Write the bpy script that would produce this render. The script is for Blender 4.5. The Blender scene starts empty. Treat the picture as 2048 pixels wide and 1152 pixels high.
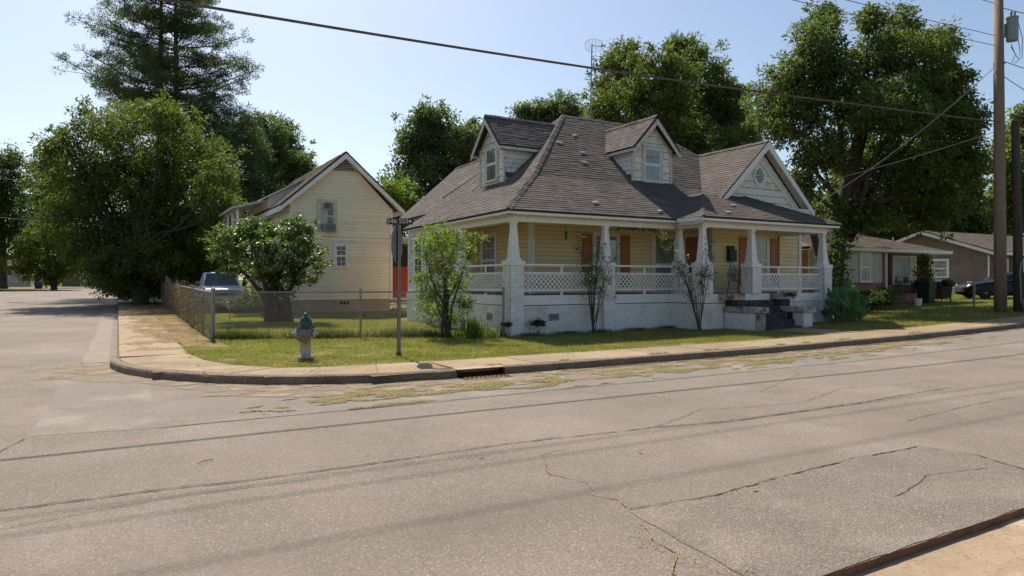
import bpy, math, random
import numpy as np
from mathutils import Vector, Matrix
random.seed(7)
S = bpy.context.scene
COL = S.collection
R = math.radians
# ------------------------------------------------------------------ camera
cd = bpy.data.cameras.new('camera'); cam = bpy.data.objects.new('camera', cd); COL.objects.link(cam)
cam.location = (0, 0, 1.65); cam.rotation_euler = (R(90), 0, R(-30))
cd.lens = 24; cd.sensor_width = 36; cd.shift_y = -15/2048; cd.clip_end = 4000; cd.clip_start = .05
S.camera = cam
# ------------------------------------------------------------------ light
SUN_AZ, SUN_EL = 5.0, 51.0      # azimuth from +Y towards +X
w = bpy.data.worlds.new('World'); S.world = w; w.use_nodes = True
nt = w.node_tree; bg = nt.nodes['Background']
sky = nt.nodes.new('ShaderNodeTexSky'); sky.sky_type = 'NISHITA'; sky.sun_disc = False
sky.sun_elevation = R(SUN_EL); sky.sun_rotation = R(SUN_AZ)
sky.air_density = 1.0; sky.dust_density = 1.45; sky.ozone_density = .9; sky.altitude = 100
nt.links.new(sky.outputs[0], bg.inputs[0]); bg.inputs[1].default_value = .097
sd = bpy.data.lights.new('sun', 'SUN'); so = bpy.data.objects.new('sun', sd); COL.objects.link(so)
sd.energy = 5.0; sd.angle = R(.55); sd.color = (1, .93, .82)
sv = Vector((math.sin(R(SUN_AZ))*math.cos(R(SUN_EL)), math.cos(R(SUN_AZ))*math.cos(R(SUN_EL)), math.sin(R(SUN_EL))))
so.rotation_euler = sv.to_track_quat('Z', 'Y').to_euler(); so.location = (0, 60, 60)
vs = S.view_settings; vs.view_transform = 'Standard'; vs.look = 'None'; vs.exposure = 0.5; vs.gamma = 1; vs.use_curve_mapping = False
S.render.engine = 'CYCLES'; S.cycles.max_bounces = 8; S.cycles.transparent_max_bounces = 12

# ------------------------------------------------------------------ terrain height (road level)
def gz(x, y):
    h = 0.0
    if x > 10: h += .0009*(min(x, 26)-10)**2 + .02*max(0, min(x, 80)-26)
    if y > 20: h += .0085*(min(y, 130)-20)
    return h
def lz(x, y): return gz(x, y)+.14

# ------------------------------------------------------------------ materials
MATS = {}
def lk(nt, a, b): nt.links.new(a, b)
def noise_mat(name, c1, c2=None, scale=3., rough=.85, bump=0., bscale=60., spec=.3, metal=0., speck=None, spscale=80., spamt=.3,
              rnd=.0, stretch=None, c3=None, c3scale=.8, c3lo=.55, c3hi=.7, detail=6., objrnd=0., agg=None, track=None):
    if name in MATS: return MATS[name]
    m = bpy.data.materials.new(name); m.use_nodes = True; n = m.node_tree; N = n.nodes; b = N['Principled BSDF']
    b.inputs['Roughness'].default_value = rough; b.inputs['Metallic'].default_value = metal
    b.inputs['Specular IOR Level'].default_value = spec
    g = N.new('ShaderNodeNewGeometry'); pos = g.outputs['Position']
    if stretch:
        vm = N.new('ShaderNodeVectorMath'); vm.operation = 'MULTIPLY'; vm.inputs[1].default_value = stretch
        lk(n, pos, vm.inputs[0]); pos = vm.outputs[0]
    def ns(sc, det=detail):
        t = N.new('ShaderNodeTexNoise'); t.inputs['Scale'].default_value = sc; t.inputs['Detail'].default_value = det
        t.inputs['Roughness'].default_value = .62
        lk(n, pos, t.inputs['Vector']); return t.outputs['Fac']
    def rmp(f, lo, hi):
        r = N.new('ShaderNodeMapRange'); r.inputs['From Min'].default_value = lo; r.inputs['From Max'].default_value = hi
        lk(n, f, r.inputs['Value']); return r.outputs[0]
    def mix(f, a, bb, typ='MIX'):
        x = N.new('ShaderNodeMix'); x.data_type = 'RGBA'; x.blend_type = typ
        if hasattr(f, 'links') or not isinstance(f, (int, float)): lk(n, f, x.inputs[0])
        else: x.inputs[0].default_value = f
        for s, v in ((6, a), (7, bb)):
            if isinstance(v, tuple): x.inputs[s].default_value = (*v[:3], 1)
            else: lk(n, v, x.inputs[s])
        return x.outputs[2]
    c2 = c2 or tuple(v*.72 for v in c1)
    col = mix(rmp(ns(scale), .35, .65), c1, c2)
    if c3: col = mix(rmp(ns(c3scale, 5.), c3lo, c3hi), col, c3)
    if agg:
        vo = N.new('ShaderNodeTexVoronoi'); vo.inputs['Scale'].default_value = agg; lk(n, pos, vo.inputs['Vector']); sx = N.new('ShaderNodeSeparateColor'); lk(n, vo.outputs['Color'], sx.inputs[0])
        r = N.new('ShaderNodeMapRange'); r.inputs['To Min'].default_value = .78; r.inputs['To Max'].default_value = 1.22; lk(n, sx.outputs[0], r.inputs['Value'])
        h = N.new('ShaderNodeHueSaturation'); lk(n, r.outputs[0], h.inputs['Value']); lk(n, col, h.inputs['Color']); col = h.outputs[0]
        col = mix(rmp(sx.outputs[1], .92, .985), col, tuple(min(1, v*1.6) for v in c1))
    if track:
        sp = N.new('ShaderNodeSeparateXYZ'); lk(n, g.outputs['Position'], sp.inputs[0])
        for yc, wd, am in track:
            a = N.new('ShaderNodeMath'); a.operation = 'SUBTRACT'; a.inputs[1].default_value = yc; lk(n, sp.outputs[1], a.inputs[0])
            b2 = N.new('ShaderNodeMath'); b2.operation = 'ABSOLUTE'; lk(n, a.outputs[0], b2.inputs[0])
            r = N.new('ShaderNodeMapRange'); r.interpolation_type = 'SMOOTHSTEP'; r.inputs['From Min'].default_value = 0; r.inputs['From Max'].default_value = wd; r.inputs['To Min'].default_value = am; r.inputs['To Max'].default_value = 0; lk(n, b2.outputs[0], r.inputs['Value'])
            mm = N.new('ShaderNodeMath'); mm.operation = 'MULTIPLY'; lk(n, r.outputs[0], mm.inputs[0]); lk(n, rmp(ns(.6), .3, .6), mm.inputs[1])
            col = mix(mm.outputs[0], col, tuple(v*.55 for v in c1))
    if speck: col = mix(rmp(ns(spscale, 2.), .52, .72), col, speck)
    if spamt and speck is None and bump: 
        pass
    if rnd:
        r = N.new('ShaderNodeMapRange'); r.inputs['To Min'].default_value = 1-rnd; r.inputs['To Max'].default_value = 1+rnd
        lk(n, g.outputs['Random Per Island'], r.inputs['Value'])
        h = N.new('ShaderNodeHueSaturation'); lk(n, r.outputs[0], h.inputs['Value']); lk(n, col, h.inputs['Color']); col = h.outputs[0]
    if objrnd:
        oi = N.new('ShaderNodeObjectInfo')
        r = N.new('ShaderNodeMapRange'); r.inputs['To Min'].default_value = 1-objrnd; r.inputs['To Max'].default_value = 1+objrnd
        lk(n, oi.outputs['Random'], r.inputs['Value'])
        h = N.new('ShaderNodeHueSaturation'); lk(n, r.outputs[0], h.inputs['Value']); lk(n, col, h.inputs['Color']); col = h.outputs[0]
    lk(n, col, b.inputs['Base Color'])
    if bump:
        bp = N.new('ShaderNodeBump'); bp.inputs['Strength'].default_value = min(1, bump); bp.inputs['Distance'].default_value = .012
        lk(n, ns(bscale, 3.), bp.inputs['Height']); lk(n, bp.outputs[0], b.inputs['Normal'])
    MATS[name] = m; return m

def leaf_mat(name, c1, c2, trans=.35, tcol=None, rough=.6, spec=.22, nscale=1.2):
    if name in MATS: return MATS[name]
    m = bpy.data.materials.new(name); m.use_nodes = True; n = m.node_tree; N = n.nodes; b = N['Principled BSDF']
    out = N['Material Output']
    g = N.new('ShaderNodeNewGeometry')
    t = N.new('ShaderNodeTexNoise'); t.inputs['Scale'].default_value = nscale; t.inputs['Detail'].default_value = 3
    lk(n, g.outputs['Position'], t.inputs['Vector'])
    a = N.new('ShaderNodeMath'); a.operation = 'ADD'; lk(n, t.outputs['Fac'], a.inputs[0])
    a2 = N.new('ShaderNodeMath'); a2.operation = 'MULTIPLY_ADD'; a2.inputs[1].default_value = .7; a2.inputs[2].default_value = -.35
    lk(n, g.outputs['Random Per Island'], a2.inputs[0]); lk(n, a2.outputs[0], a.inputs[1])
    mx = N.new('ShaderNodeMix'); mx.data_type = 'RGBA'; mx.inputs[6].default_value = (*c1, 1); mx.inputs[7].default_value = (*c2, 1)
    lk(n, a.outputs[0], mx.inputs[0]); lk(n, mx.outputs[2], b.inputs['Base Color'])
    b.inputs['Roughness'].default_value = rough; b.inputs['Specular IOR Level'].default_value = spec
    tr = N.new('ShaderNodeBsdfTranslucent')
    h = N.new('ShaderNodeMix'); h.data_type = 'RGBA'; h.blend_type = 'MULTIPLY'; h.inputs[0].default_value = 1
    h.inputs[7].default_value = (*(tcol or (1.6, 1.9, .7)), 1); h.clamp_result = False
    lk(n, mx.outputs[2], h.inputs[6]); lk(n, h.outputs[2], tr.inputs[0])
    ms = N.new('ShaderNodeMixShader'); ms.inputs[0].default_value = trans
    lk(n, b.outputs[0], ms.inputs[1]); lk(n, tr.outputs[0], ms.inputs[2]); lk(n, ms.outputs[0], out.inputs['Surface'])
    MATS[name] = m; return m

def glass_mat(name='window_glass', tint=(.9, .95, 1)):
    if name in MATS: return MATS[name]
    m = bpy.data.materials.new(name); m.use_nodes = True; n = m.node_tree; N = n.nodes; N.remove(N['Principled BSDF']); out = N['Material Output']
    tr = N.new('ShaderNodeBsdfTransparent'); tr.inputs[0].default_value = (*tint, 1)
    gl = N.new('ShaderNodeBsdfGlossy'); gl.inputs['Roughness'].default_value = .03
    f = N.new('ShaderNodeFresnel'); f.inputs[0].default_value = 1.6
    a = N.new('ShaderNodeMath'); a.operation = 'ADD'; a.inputs[1].default_value = .08; lk(n, f.outputs[0], a.inputs[0])
    ms = N.new('ShaderNodeMixShader'); lk(n, a.outputs[0], ms.inputs[0]); lk(n, tr.outputs[0], ms.inputs[1]); lk(n, gl.outputs[0], ms.inputs[2])
    lk(n, ms.outputs[0], out.inputs['Surface']); MATS[name] = m; return m

def brick_mat(name, c1, c2, mortar, wall_axis='x'):
    if name in MATS: return MATS[name]
    m = bpy.data.materials.new(name); m.use_nodes = True; n = m.node_tree; N = n.nodes; b = N['Principled BSDF']
    g = N.new('ShaderNodeNewGeometry'); sp = N.new('ShaderNodeSeparateXYZ'); cb = N.new('ShaderNodeCombineXYZ')
    lk(n, g.outputs['Position'], sp.inputs[0]); lk(n, sp.outputs[0 if wall_axis == 'x' else 1], cb.inputs[0]); lk(n, sp.outputs[2], cb.inputs[1])
    t = N.new('ShaderNodeTexBrick'); t.inputs['Scale'].default_value = 1; t.inputs['Brick Width'].default_value = .215; t.inputs['Row Height'].default_value = .075
    t.inputs['Mortar Size'].default_value = .011; t.inputs['Color1'].default_value = (*c1, 1); t.inputs['Color2'].default_value = (*c2, 1); t.inputs['Mortar'].default_value = (*mortar, 1)
    lk(n, cb.outputs[0], t.inputs['Vector'])
    ns = N.new('ShaderNodeTexNoise'); ns.inputs['Scale'].default_value = 1.5; ns.inputs['Detail'].default_value = 8; lk(n, g.outputs['Position'], ns.inputs['Vector'])
    r = N.new('ShaderNodeMapRange'); r.inputs['To Min'].default_value = .55; r.inputs['To Max'].default_value = 1.35; lk(n, ns.outputs['Fac'], r.inputs['Value'])
    h = N.new('ShaderNodeHueSaturation'); lk(n, r.outputs[0], h.inputs['Value']); lk(n, t.outputs['Color'], h.inputs['Color']); lk(n, h.outputs[0], b.inputs['Base Color'])
    bp = N.new('ShaderNodeBump'); bp.inputs['Distance'].default_value = .01; bp.invert = True; lk(n, t.outputs['Fac'], bp.inputs['Height']); lk(n, bp.outputs[0], b.inputs['Normal'])
    b.inputs['Roughness'].default_value = .9; MATS[name] = m; return m

# ------------------------------------------------------------------ mesh builder
class MB:
    def __init__(s): s.v = []; s.f = []
    def face(s, pts):
        i = len(s.v); s.v += [tuple(p) for p in pts]; s.f.append(tuple(range(i, i+len(pts)))); return s
    def box(s, x0, y0, z0, x1, y1, z1):
        return s.hexa([(x0,y0,z0),(x1,y0,z0),(x1,y1,z0),(x0,y1,z0),(x0,y0,z1),(x1,y0,z1),(x1,y1,z1),(x0,y1,z1)])
    def hexa(s, p):
        i = len(s.v); s.v += [tuple(q) for q in p]
        for f in ((0,3,2,1),(4,5,6,7),(0,1,5,4),(1,2,6,5),(2,3,7,6),(3,0,4,7)): s.f.append(tuple(i+k for k in f))
        return s
    def beam(s, a, b, wd, ht, up=(0,0,1)):
        a, b = Vector(a), Vector(b); d = (b-a).normalized(); u = Vector(up); sd_ = d.cross(u)
        if sd_.length < 1e-4: sd_ = d.cross(Vector((1,0,0)))
        sd_.normalize(); u = sd_.cross(d).normalized(); sd_ *= wd/2; u *= ht/2
        return s.hexa([a-sd_-u, a+sd_-u, b+sd_-u, b-sd_-u, a-sd_+u, a+sd_+u, b+sd_+u, b-sd_+u])
    def tube(s, pts, rad, n=8, cap=True):
        pts = [Vector(p) for p in pts]
        if isinstance(rad, (int, float)): rad = [rad]*len(pts)
        i0 = len(s.v)
        d0 = (pts[1]-pts[0]).normalized(); ref = Vector((0,0,1)) if abs(d0.z) < .9 else Vector((1,0,0))
        for k, p in enumerate(pts):
            d = (pts[min(k+1, len(pts)-1)]-pts[max(k-1, 0)]).normalized()
            u = d.cross(ref).normalized(); v = d.cross(u).normalized()
            for j in range(n):
                a = 2*math.pi*j/n; s.v.append(tuple(p+(u*math.cos(a)+v*math.sin(a))*rad[k]))
        for k in range(len(pts)-1):
            for j in range(n):
                a = i0+k*n+j; b = i0+k*n+(j+1) % n; s.f.append((a, b, b+n, a+n))
        if cap:
            s.f.append(tuple(i0+j for j in range(n))[::-1]); s.f.append(tuple(i0+(len(pts)-1)*n+j for j in range(n)))
        return s
    def lathe(s, prof, c=(0,0,0), n=20, axis='z', d=None):
        # prof: list of (r, h) along axis; d: optional direction vector
        ax = Vector(d).normalized() if d is not None else Vector((0,0,1))
        u = ax.orthogonal().normalized(); v = ax.cross(u); c = Vector(c); i0 = len(s.v)
        for r, h in prof:
            for j in range(n):
                a = 2*math.pi*j/n; s.v.append(tuple(c+ax*h+(u*math.cos(a)+v*math.sin(a))*r))
        for k in range(len(prof)-1):
            for j in range(n):
                a = i0+k*n+j; b = i0+k*n+(j+1) % n; s.f.append((a, b, b+n, a+n))
        s.f.append(tuple(i0+j for j in range(n))[::-1]); s.f.append(tuple(i0+(len(prof)-1)*n+j for j in range(n)))
        return s
    def frustum(s, cx, cy, z0, z1, a0, a1):
        p = []
        for z, a in ((z0, a0), (z1, a1)):
            for dx, dy in ((-1,-1),(1,-1),(1,1),(-1,1)): p.append((cx+dx*a, cy+dy*a, z))
        return s.hexa(p)
    def prism(s, poly, d):
        # poly: 3D polygon, extruded by vector d
        d = Vector(d); n = len(poly); i = len(s.v); s.v += [tuple(p) for p in poly]+[tuple(Vector(p)+d) for p in poly]
        s.f.append(tuple(range(i, i+n))[::-1]); s.f.append(tuple(range(i+n, i+2*n)))
        for k in range(n): s.f.append((i+k, i+(k+1) % n, i+n+(k+1) % n, i+n+k))
        return s

ORG = {}
def tag(o, label=None, cat=None, group=None, kind=None):
    if label: o['label'] = label
    if cat: o['category'] = cat
    if group: o['group'] = group
    if kind: o['kind'] = kind
    return o
def obj(name, mb, mat, parent=None, kind=None, smooth=False, loc=None, bevel=0):
    """link an MB as one mesh object; vertices are given in world coordinates"""
    if parent is not None: org = ORG[parent.name]
    else: org = Vector(loc) if loc is not None else (Vector(mb.v[0]) if mb.v else Vector((0,0,0)))
    me = bpy.data.meshes.new(name)
    me.from_pydata([(v[0]-org.x, v[1]-org.y, v[2]-org.z) for v in mb.v], [], mb.f)
    if smooth: me.shade_smooth()
    me.update(); me.materials.append(mat)
    o = bpy.data.objects.new(name, me); COL.objects.link(o)
    if parent is not None: o.parent = parent
    else: o.location = org
    ORG[o.name] = org
    if bevel:
        b = o.modifiers.new('bevel', 'BEVEL'); b.width = bevel; b.segments = 2; b.limit_method = 'ANGLE'
    if kind: o['kind'] = kind
    return o
def inst(name, me, loc, rotz, parent):
    """a piece that shares mesh data; loc in world coordinates"""
    o = bpy.data.objects.new(name, me); COL.objects.link(o); o.parent = parent
    o.location = Vector(loc)-ORG[parent.name]; o.rotation_euler = (0, 0, rotz); ORG[o.name] = Vector(loc); return o
def thing(name, label, cat, loc, group=None):
    o = bpy.data.objects.new(name, None); COL.objects.link(o); o.location = loc; ORG[o.name] = Vector(loc)
    o.empty_display_size = .3
    return tag(o, label, cat, group)
def npmesh(name, verts, faces_flat, nper, mat, parent=None, loc=(0,0,0), kind=None):
    """verts (n,3) world numpy, faces: all polygons with nper corners in order"""
    org = ORG[parent.name] if parent is not None else Vector(loc)
    me = bpy.data.meshes.new(name); nv = len(verts); nf = len(faces_flat)//nper
    me.vertices.add(nv); me.loops.add(len(faces_flat)); me.polygons.add(nf)
    me.vertices.foreach_set('co', (verts-np.array(org)).astype(np.float32).ravel())
    me.loops.foreach_set('vertex_index', faces_flat.astype(np.int32))
    me.polygons.foreach_set('loop_start', np.arange(0, nf*nper, nper, dtype=np.int32))
    me.update(calc_edges=True); me.materials.append(mat)
    o = bpy.data.objects.new(name, me); COL.objects.link(o)
    if parent is not None: o.parent = parent
    else: o.location = org
    ORG[o.name] = org
    if kind: o['kind'] = kind
    return o
def dup_tree(o, newloc, label=None, rotz=None):
    """copy of a thing with copies of its parts and sub-parts"""
    c = o.copy(); COL.objects.link(c); c.location = newloc; ORG[c.name] = Vector(newloc)
    if label: c['label'] = label
    if rotz is not None: c.rotation_euler = (0, 0, rotz)
    for ch in [k for k in bpy.data.objects if k.parent == o]:
        d = ch.copy(); COL.objects.link(d); d.parent = c
        for g in [k for k in bpy.data.objects if k.parent == ch]:
            e = g.copy(); COL.objects.link(e); e.parent = d
    return c

# wall frame: u along wall, n outward, z up
class Fr:
    def __init__(s, o, u, n): s.o = Vector(o); s.u = Vector(u); s.n = Vector(n)
    def p(s, u, v, n=0): return s.o+s.u*u+s.n*n+Vector((0,0,v))
    def box(s, mb, u0, u1, v0, v1, n0, n1):
        return mb.hexa([s.p(u0,v0,n1), s.p(u1,v0,n1), s.p(u1,v0,n0), s.p(u0,v0,n0), s.p(u0,v1,n1), s.p(u1,v1,n1), s.p(u1,v1,n0), s.p(u0,v1,n0)])
    def ang(s): return math.atan2(s.u.y, s.u.x)
def clip(poly, ax, lim, keep_gt):
    out = []
    for i in range(len(poly)):
        a, b = poly[i], poly[(i+1) % len(poly)]
        ia = (a[ax] >= lim) if keep_gt else (a[ax] <= lim); ib = (b[ax] >= lim) if keep_gt else (b[ax] <= lim)
        if ia: out.append(a)
        if ia != ib:
            t = (lim-a[ax])/(b[ax]-a[ax]); out.append(tuple(a[k]+(b[k]-a[k])*t for k in range(2)))
    return out
def clip_convex(sub, poly):
    # clip polygon sub by convex polygon poly (ccw)
    out = sub
    for i in range(len(poly)):
        a, b = poly[i], poly[(i+1) % len(poly)]; ex, ey = b[0]-a[0], b[1]-a[1]
        f = lambda p: ex*(p[1]-a[1])-ey*(p[0]-a[0])
        new = []
        for k in range(len(out)):
            p, q = out[k], out[(k+1) % len(out)]; fp, fq = f(p), f(q)
            if fp >= 0: new.append(p)
            if (fp >= 0) != (fq >= 0):
                t = fp/(fp-fq); new.append((p[0]+(q[0]-p[0])*t, p[1]+(q[1]-p[1])*t))
        out = new
        if not out: return []
    return out
def boards(root, fr, poly, expo, mat, name='siding_wall', joint='board_joint_shade', gap=None, t0=.006, t1=.024, jit=.002, stuff=False, skip=()):
    """lap siding: one flat backing wall, each board an object of its own below it"""
    back = MB(); back.prism([fr.p(u, v, 0) for u, v in poly], fr.n*-.05)
    wo = obj(name, back, MATS[joint], root); g0 = gap or (.010 if expo < .2 else .017)  # dark backing in the open joints paints the shade line under each lap
    v0 = min(p[1] for p in poly); v1 = max(p[1] for p in poly); k = 0; v = v0; allmb = MB()
    while v < v1-.01:
        vg = v+g0; pc = clip(clip(poly, 1, vg, True), 1, min(v+expo, v1), False)
        if len(pc) >= 3 and k not in skip:
            mb = allmb if stuff else MB(); j = random.uniform(-jit, jit)
            top = [fr.p(u, vv, t1+(t0-t1)*(vv-v)/expo+j) for u, vv in pc]
            mb.face(top)
            lo = [p for p in pc if abs(p[1]-vg) < 1e-5]
            if len(lo) >= 2:
                ua, ub = min(p[0] for p in lo), max(p[0] for p in lo)
                mb.face([fr.p(ua, vg, 0), fr.p(ub, vg, 0), fr.p(ub, vg, t1+j), fr.p(ua, vg, t1+j)])
            hi = [p for p in pc]
            ua, ub = min(p[0] for p in hi), max(p[0] for p in hi)
            if not stuff: obj('board', mb, mat, wo)
        v += expo; k += 1
    if stuff: obj('board', allmb, mat, wo, kind='stuff')
    return wo
def shingles(root, poly3, mat, expo=.14, wid=.3, name='roof', thick=.06, under=None, fmat=None):
    """roof plane: solid deck plus every course of tabs as real stepped pieces (one joined part)"""
    P = [Vector(p) for p in poly3]
    n = (P[1]-P[0]).cross(P[2]-P[0]).normalized()
    if n.z < 0: P.reverse(); n = -n
    u = Vector((0,0,1)).cross(n).normalized(); v = n.cross(u).normalized(); o = P[0]
    uv = [((p-o).dot(u), (p-o).dot(v)) for p in P]
    dk = MB(); dk.prism([p for p in P], -n*thick)
    ro = obj(name, dk, fmat or mat, root)
    mb = MB(); v0 = min(q[1] for q in uv); v1 = max(q[1] for q in uv); u0 = min(q[0] for q in uv); u1 = max(q[0] for q in uv)
    k = 0; vv = v0
    while vv < v1:
        uu = u0-random.uniform(0, wid)
        sag = random.uniform(-.01, .01)
        while uu < u1:
            w2 = wid*random.uniform(.75, 1.25); j = random.uniform(-.009, .009)
            q = [(uu+.002, vv+j+sag), (uu+w2-.002, vv+j+sag+random.uniform(-.004, .004)), (uu+w2-.002, vv+expo+.02), (uu+.002, vv+expo+.02)]
            c = clip_convex(q, uv)
            if len(c) >= 3:
                th = .013+random.uniform(-.003, .005)
                f = lambda p: o+u*p[0]+v*p[1]+n*(.004+th*(1-(p[1]-vv)/(expo+.02)))
                mb.face([f(p) for p in c])
                lo = [p for p in c if p[1] < vv+j+sag+.012]
                if len(lo) >= 2:
                    a = min(lo); b = max(lo)
                    mb.face([o+u*a[0]+v*a[1], o+u*b[0]+v*b[1], f(b), f(a)])
            uu += w2
        vv += expo; k += 1
    obj('shingle', mb, mat, ro, kind='stuff')
    return ro
def window(root, fr, u0, u1, v0, v1, cols=1, rows=1, trim=.1, tm=None, sm=None, curtain=True, two=True, cm=None, sill=True, barw=.022, trimtop=None):
    """window > frame(sash), pane ..., curtain; sits in front of the wall"""
    tm = tm or MATS['white_trim']; sm = sm or tm
    fm = MB(); tt = trimtop or trim
    fr.box(fm, u0-trim, u0, v0-.02, v1+tt, .0, .06); fr.box(fm, u1, u1+trim, v0-.02, v1+tt, .0, .06)
    fr.box(fm, u0, u1, v1, v1+tt, .0, .06)
    if sill: fr.box(fm, u0-trim-.03, u1+trim+.03, v0-.07, v0-.02, 0, .1)
    wn = obj('window', fm, tm, root)
    bk = MB(); fr.box(bk, u0, u1, v0-.02, v1, .0, .026); obj('dark_room', bk, MATS['dark_interior'], wn)
    if curtain:
        c = MB(); nn = 26
        for (a, b) in ((u0+.01, u0+(u1-u0)*.5-.006), (u0+(u1-u0)*.5+.006, u1-.01)) if curtain != 'blind' else ((u0, u1),):
            pts = []
            for i in range(nn+1):
                t = i/nn; pts.append((a+(b-a)*t, .031+.005*math.sin(t*23+a*9)))
            for i in range(nn):
                c.face([fr.p(pts[i][0], v0, pts[i][1]), fr.p(pts[i+1][0], v0, pts[i+1][1]), fr.p(pts[i+1][0], v1, pts[i+1][1]), fr.p(pts[i][0], v1, pts[i][1])])
        obj('curtain', c, cm or MATS['curtain'], wn)
    s = MB(); b = .045; mid = (v0+v1)/2
    bands = [(v0-.02, mid, .042), (mid, v1, .048)] if two else [(v0-.02, v1, .045)]
    for (a, d, nn_) in bands:
        fr.box(s, u0, u0+b, a, d, nn_-.004, nn_+.012); fr.box(s, u1-b, u1, a, d, nn_-.004, nn_+.012)
        fr.box(s, u0+b, u1-b, a, a+b, nn_-.004, nn_+.012); fr.box(s, u0+b, u1-b, d-b, d, nn_-.004, nn_+.012)
        for i in range(1, cols):
            x = u0+b+(u1-u0-2*b)*i/cols; fr.box(s, x-barw/2, x+barw/2, a+b, d-b, nn_-.002, nn_+.008)
        for i in range(1, rows):
            z = a+b+(d-a-2*b)*i/rows; fr.box(s, u0+b, u1-b, z-barw/2, z+barw/2, nn_-.002, nn_+.009)
        for i in range(cols):
            for jx in range(rows):
                xa = u0+b+(u1-u0-2*b)*i/cols; xb = u0+b+(u1-u0-2*b)*(i+1)/cols
                za = a+b+(d-a-2*b)*jx/rows; zb = a+b+(d-a-2*b)*(jx+1)/rows
                pm = MB(); pm.face([fr.p(xa, za, nn_), fr.p(xb, za, nn_), fr.p(xb, zb, nn_), fr.p(xa, zb, nn_)])
                obj('pane', pm, glass_mat(), wn)
    obj('sash', s, sm, wn)
    return wn
BRM = {}
BUDGET = {}
def bricks(root, fr, u0, u1, v0, v1, mat, part, solid_back=.1, bw=.21, bh=.074, key='house', backing=True, name='brick'):
    """painted brick face; each brick proud of recessed joints"""
    bk = MB(); fr.box(bk, u0, u1, v0, v1, -solid_back, 0)
    wo = obj(part, bk, MATS['brick_joint'], root)
    full = []
    k = 0; v = v0
    while v < v1-.03:
        h = min(bh, v1-v); u = u0-(bw/2 if k % 2 else 0)
        while u < u1-.01:
            a = max(u, u0)+.005; b = min(u+bw, u1)-.005
            if b-a > .03: full.append((a, b, v+.007, v+h-.005))
            u += bw
        v += bh; k += 1
    mbs = MB()
    for (a, b, c, d) in full:
        pr = random.uniform(.006, .012)
        if BUDGET.get(key, 0) > 0:
            kk = (round(b-a, 3), round(d-c, 3), mat.name)
            if kk not in BRM:
                m2 = MB(); m2.box(0, -.011, 0, b-a, 0, d-c); me = bpy.data.meshes.new('brick'); me.from_pydata(m2.v, [], m2.f[0:1]+m2.f[1:]); me.materials.append(mat); BRM[kk] = me
            o = inst(name, BRM[kk], fr.p(a, c, pr-.011), fr.ang(), wo); BUDGET[key] -= 1
        else:
            f = mbs; i = len(f.v)
            f.face([fr.p(a,c,pr), fr.p(b,c,pr), fr.p(b,d,pr), fr.p(a,d,pr)]); f.face([fr.p(a,d,pr), fr.p(b,d,pr), fr.p(b,d,0), fr.p(a,d,0)]); f.face([fr.p(a,c,0), fr.p(b,c,0), fr.p(b,c,pr), fr.p(a,c,pr)])
    if mbs.v: obj(name, mbs, mat, wo, kind='stuff')
    return wo
def text_mb(txt, size, fr, u, v, n, depth=.004, align='CENTER'):
    cu = bpy.data.curves.new('t', 'FONT'); cu.body = txt; cu.size = size; cu.align_x = align; cu.align_y = 'CENTER'; cu.extrude = depth/2
    o = bpy.data.objects.new('t', cu); COL.objects.link(o); dg = bpy.context.evaluated_depsgraph_get(); dg.update()
    me = bpy.data.meshes.new_from_object(o.evaluated_get(dg)); mb = MB()
    mb.v = [tuple(fr.p(u+q.co.x, v+q.co.y, n+q.co.z)) for q in me.vertices]; mb.f = [tuple(p.vertices) for p in me.polygons]
    bpy.data.objects.remove(o); bpy.data.meshes.remove(me); bpy.data.curves.remove(cu); return mb
def thin_mat(name, c1, c2, **k):
    # thin layer of washed sand, broken up so that the asphalt shows through
    m = noise_mat(name, c1, c2, **k); n = m.node_tree; N = n.nodes; g = N.new('ShaderNodeNewGeometry'); t = N.new('ShaderNodeTexNoise'); t.inputs['Scale'].default_value = 2.2; t.inputs['Detail'].default_value = 9; t.inputs['Roughness'].default_value = .7
    lk(n, g.outputs['Position'], t.inputs['Vector']); r = N.new('ShaderNodeMapRange'); r.inputs['From Min'].default_value = .40; r.inputs['From Max'].default_value = .6; r.inputs['To Max'].default_value = .85; lk(n, t.outputs['Fac'], r.inputs['Value']); lk(n, r.outputs[0], N['Principled BSDF'].inputs['Alpha']); return m
# ------------------------------------------------------------------ palette
asph = noise_mat('asphalt', (.218,.18,.145), (.17,.142,.117), scale=.55, rough=.93, bump=.9, bscale=75, spec=.25, agg=95, track=[(4.25,.7,.38),(6.9,.6,.14)], c3=(.27,.222,.18), c3scale=.35, c3lo=.5, c3hi=.75)
asph_s = noise_mat('asphalt_smooth', (.2,.171,.145), (.175,.15,.128), scale=.9, rough=.93, bump=.35, bscale=110, spec=.2, agg=110, track=[(9.3,.4,.15)], c3=(.27,.23,.188), c3scale=.7, c3lo=.52, c3hi=.7)
asph_d = noise_mat('asphalt_dark', (.19,.158,.131), (.155,.13,.108), scale=1.2, rough=.93, bump=1, bscale=60, spec=.25, agg=85, c3=(.24,.2,.155), c3scale=1.1, c3lo=.5, c3hi=.7)
conc = noise_mat('concrete_walk', (.3,.225,.14), (.23,.17,.11), scale=1.6, rough=.9, bump=.35, bscale=90, speck=(.29,.235,.165), spscale=30, c3=(.3,.185,.1), c3scale=1.3, c3lo=.48, c3hi=.66, objrnd=.14)
kerbm = noise_mat('kerb_concrete', (.2,.145,.1), (.12,.088,.062), scale=3, rough=.92, bump=.5, bscale=60, speck=(.34,.28,.2), spscale=40, objrnd=.08)
gutm = noise_mat('gutter_concrete', (.34,.25,.165), (.27,.19,.12), scale=3, rough=.9, bump=.4, bscale=70, speck=(.22,.16,.1), spscale=30, c3=(.5,.38,.27), c3scale=1.5)
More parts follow.
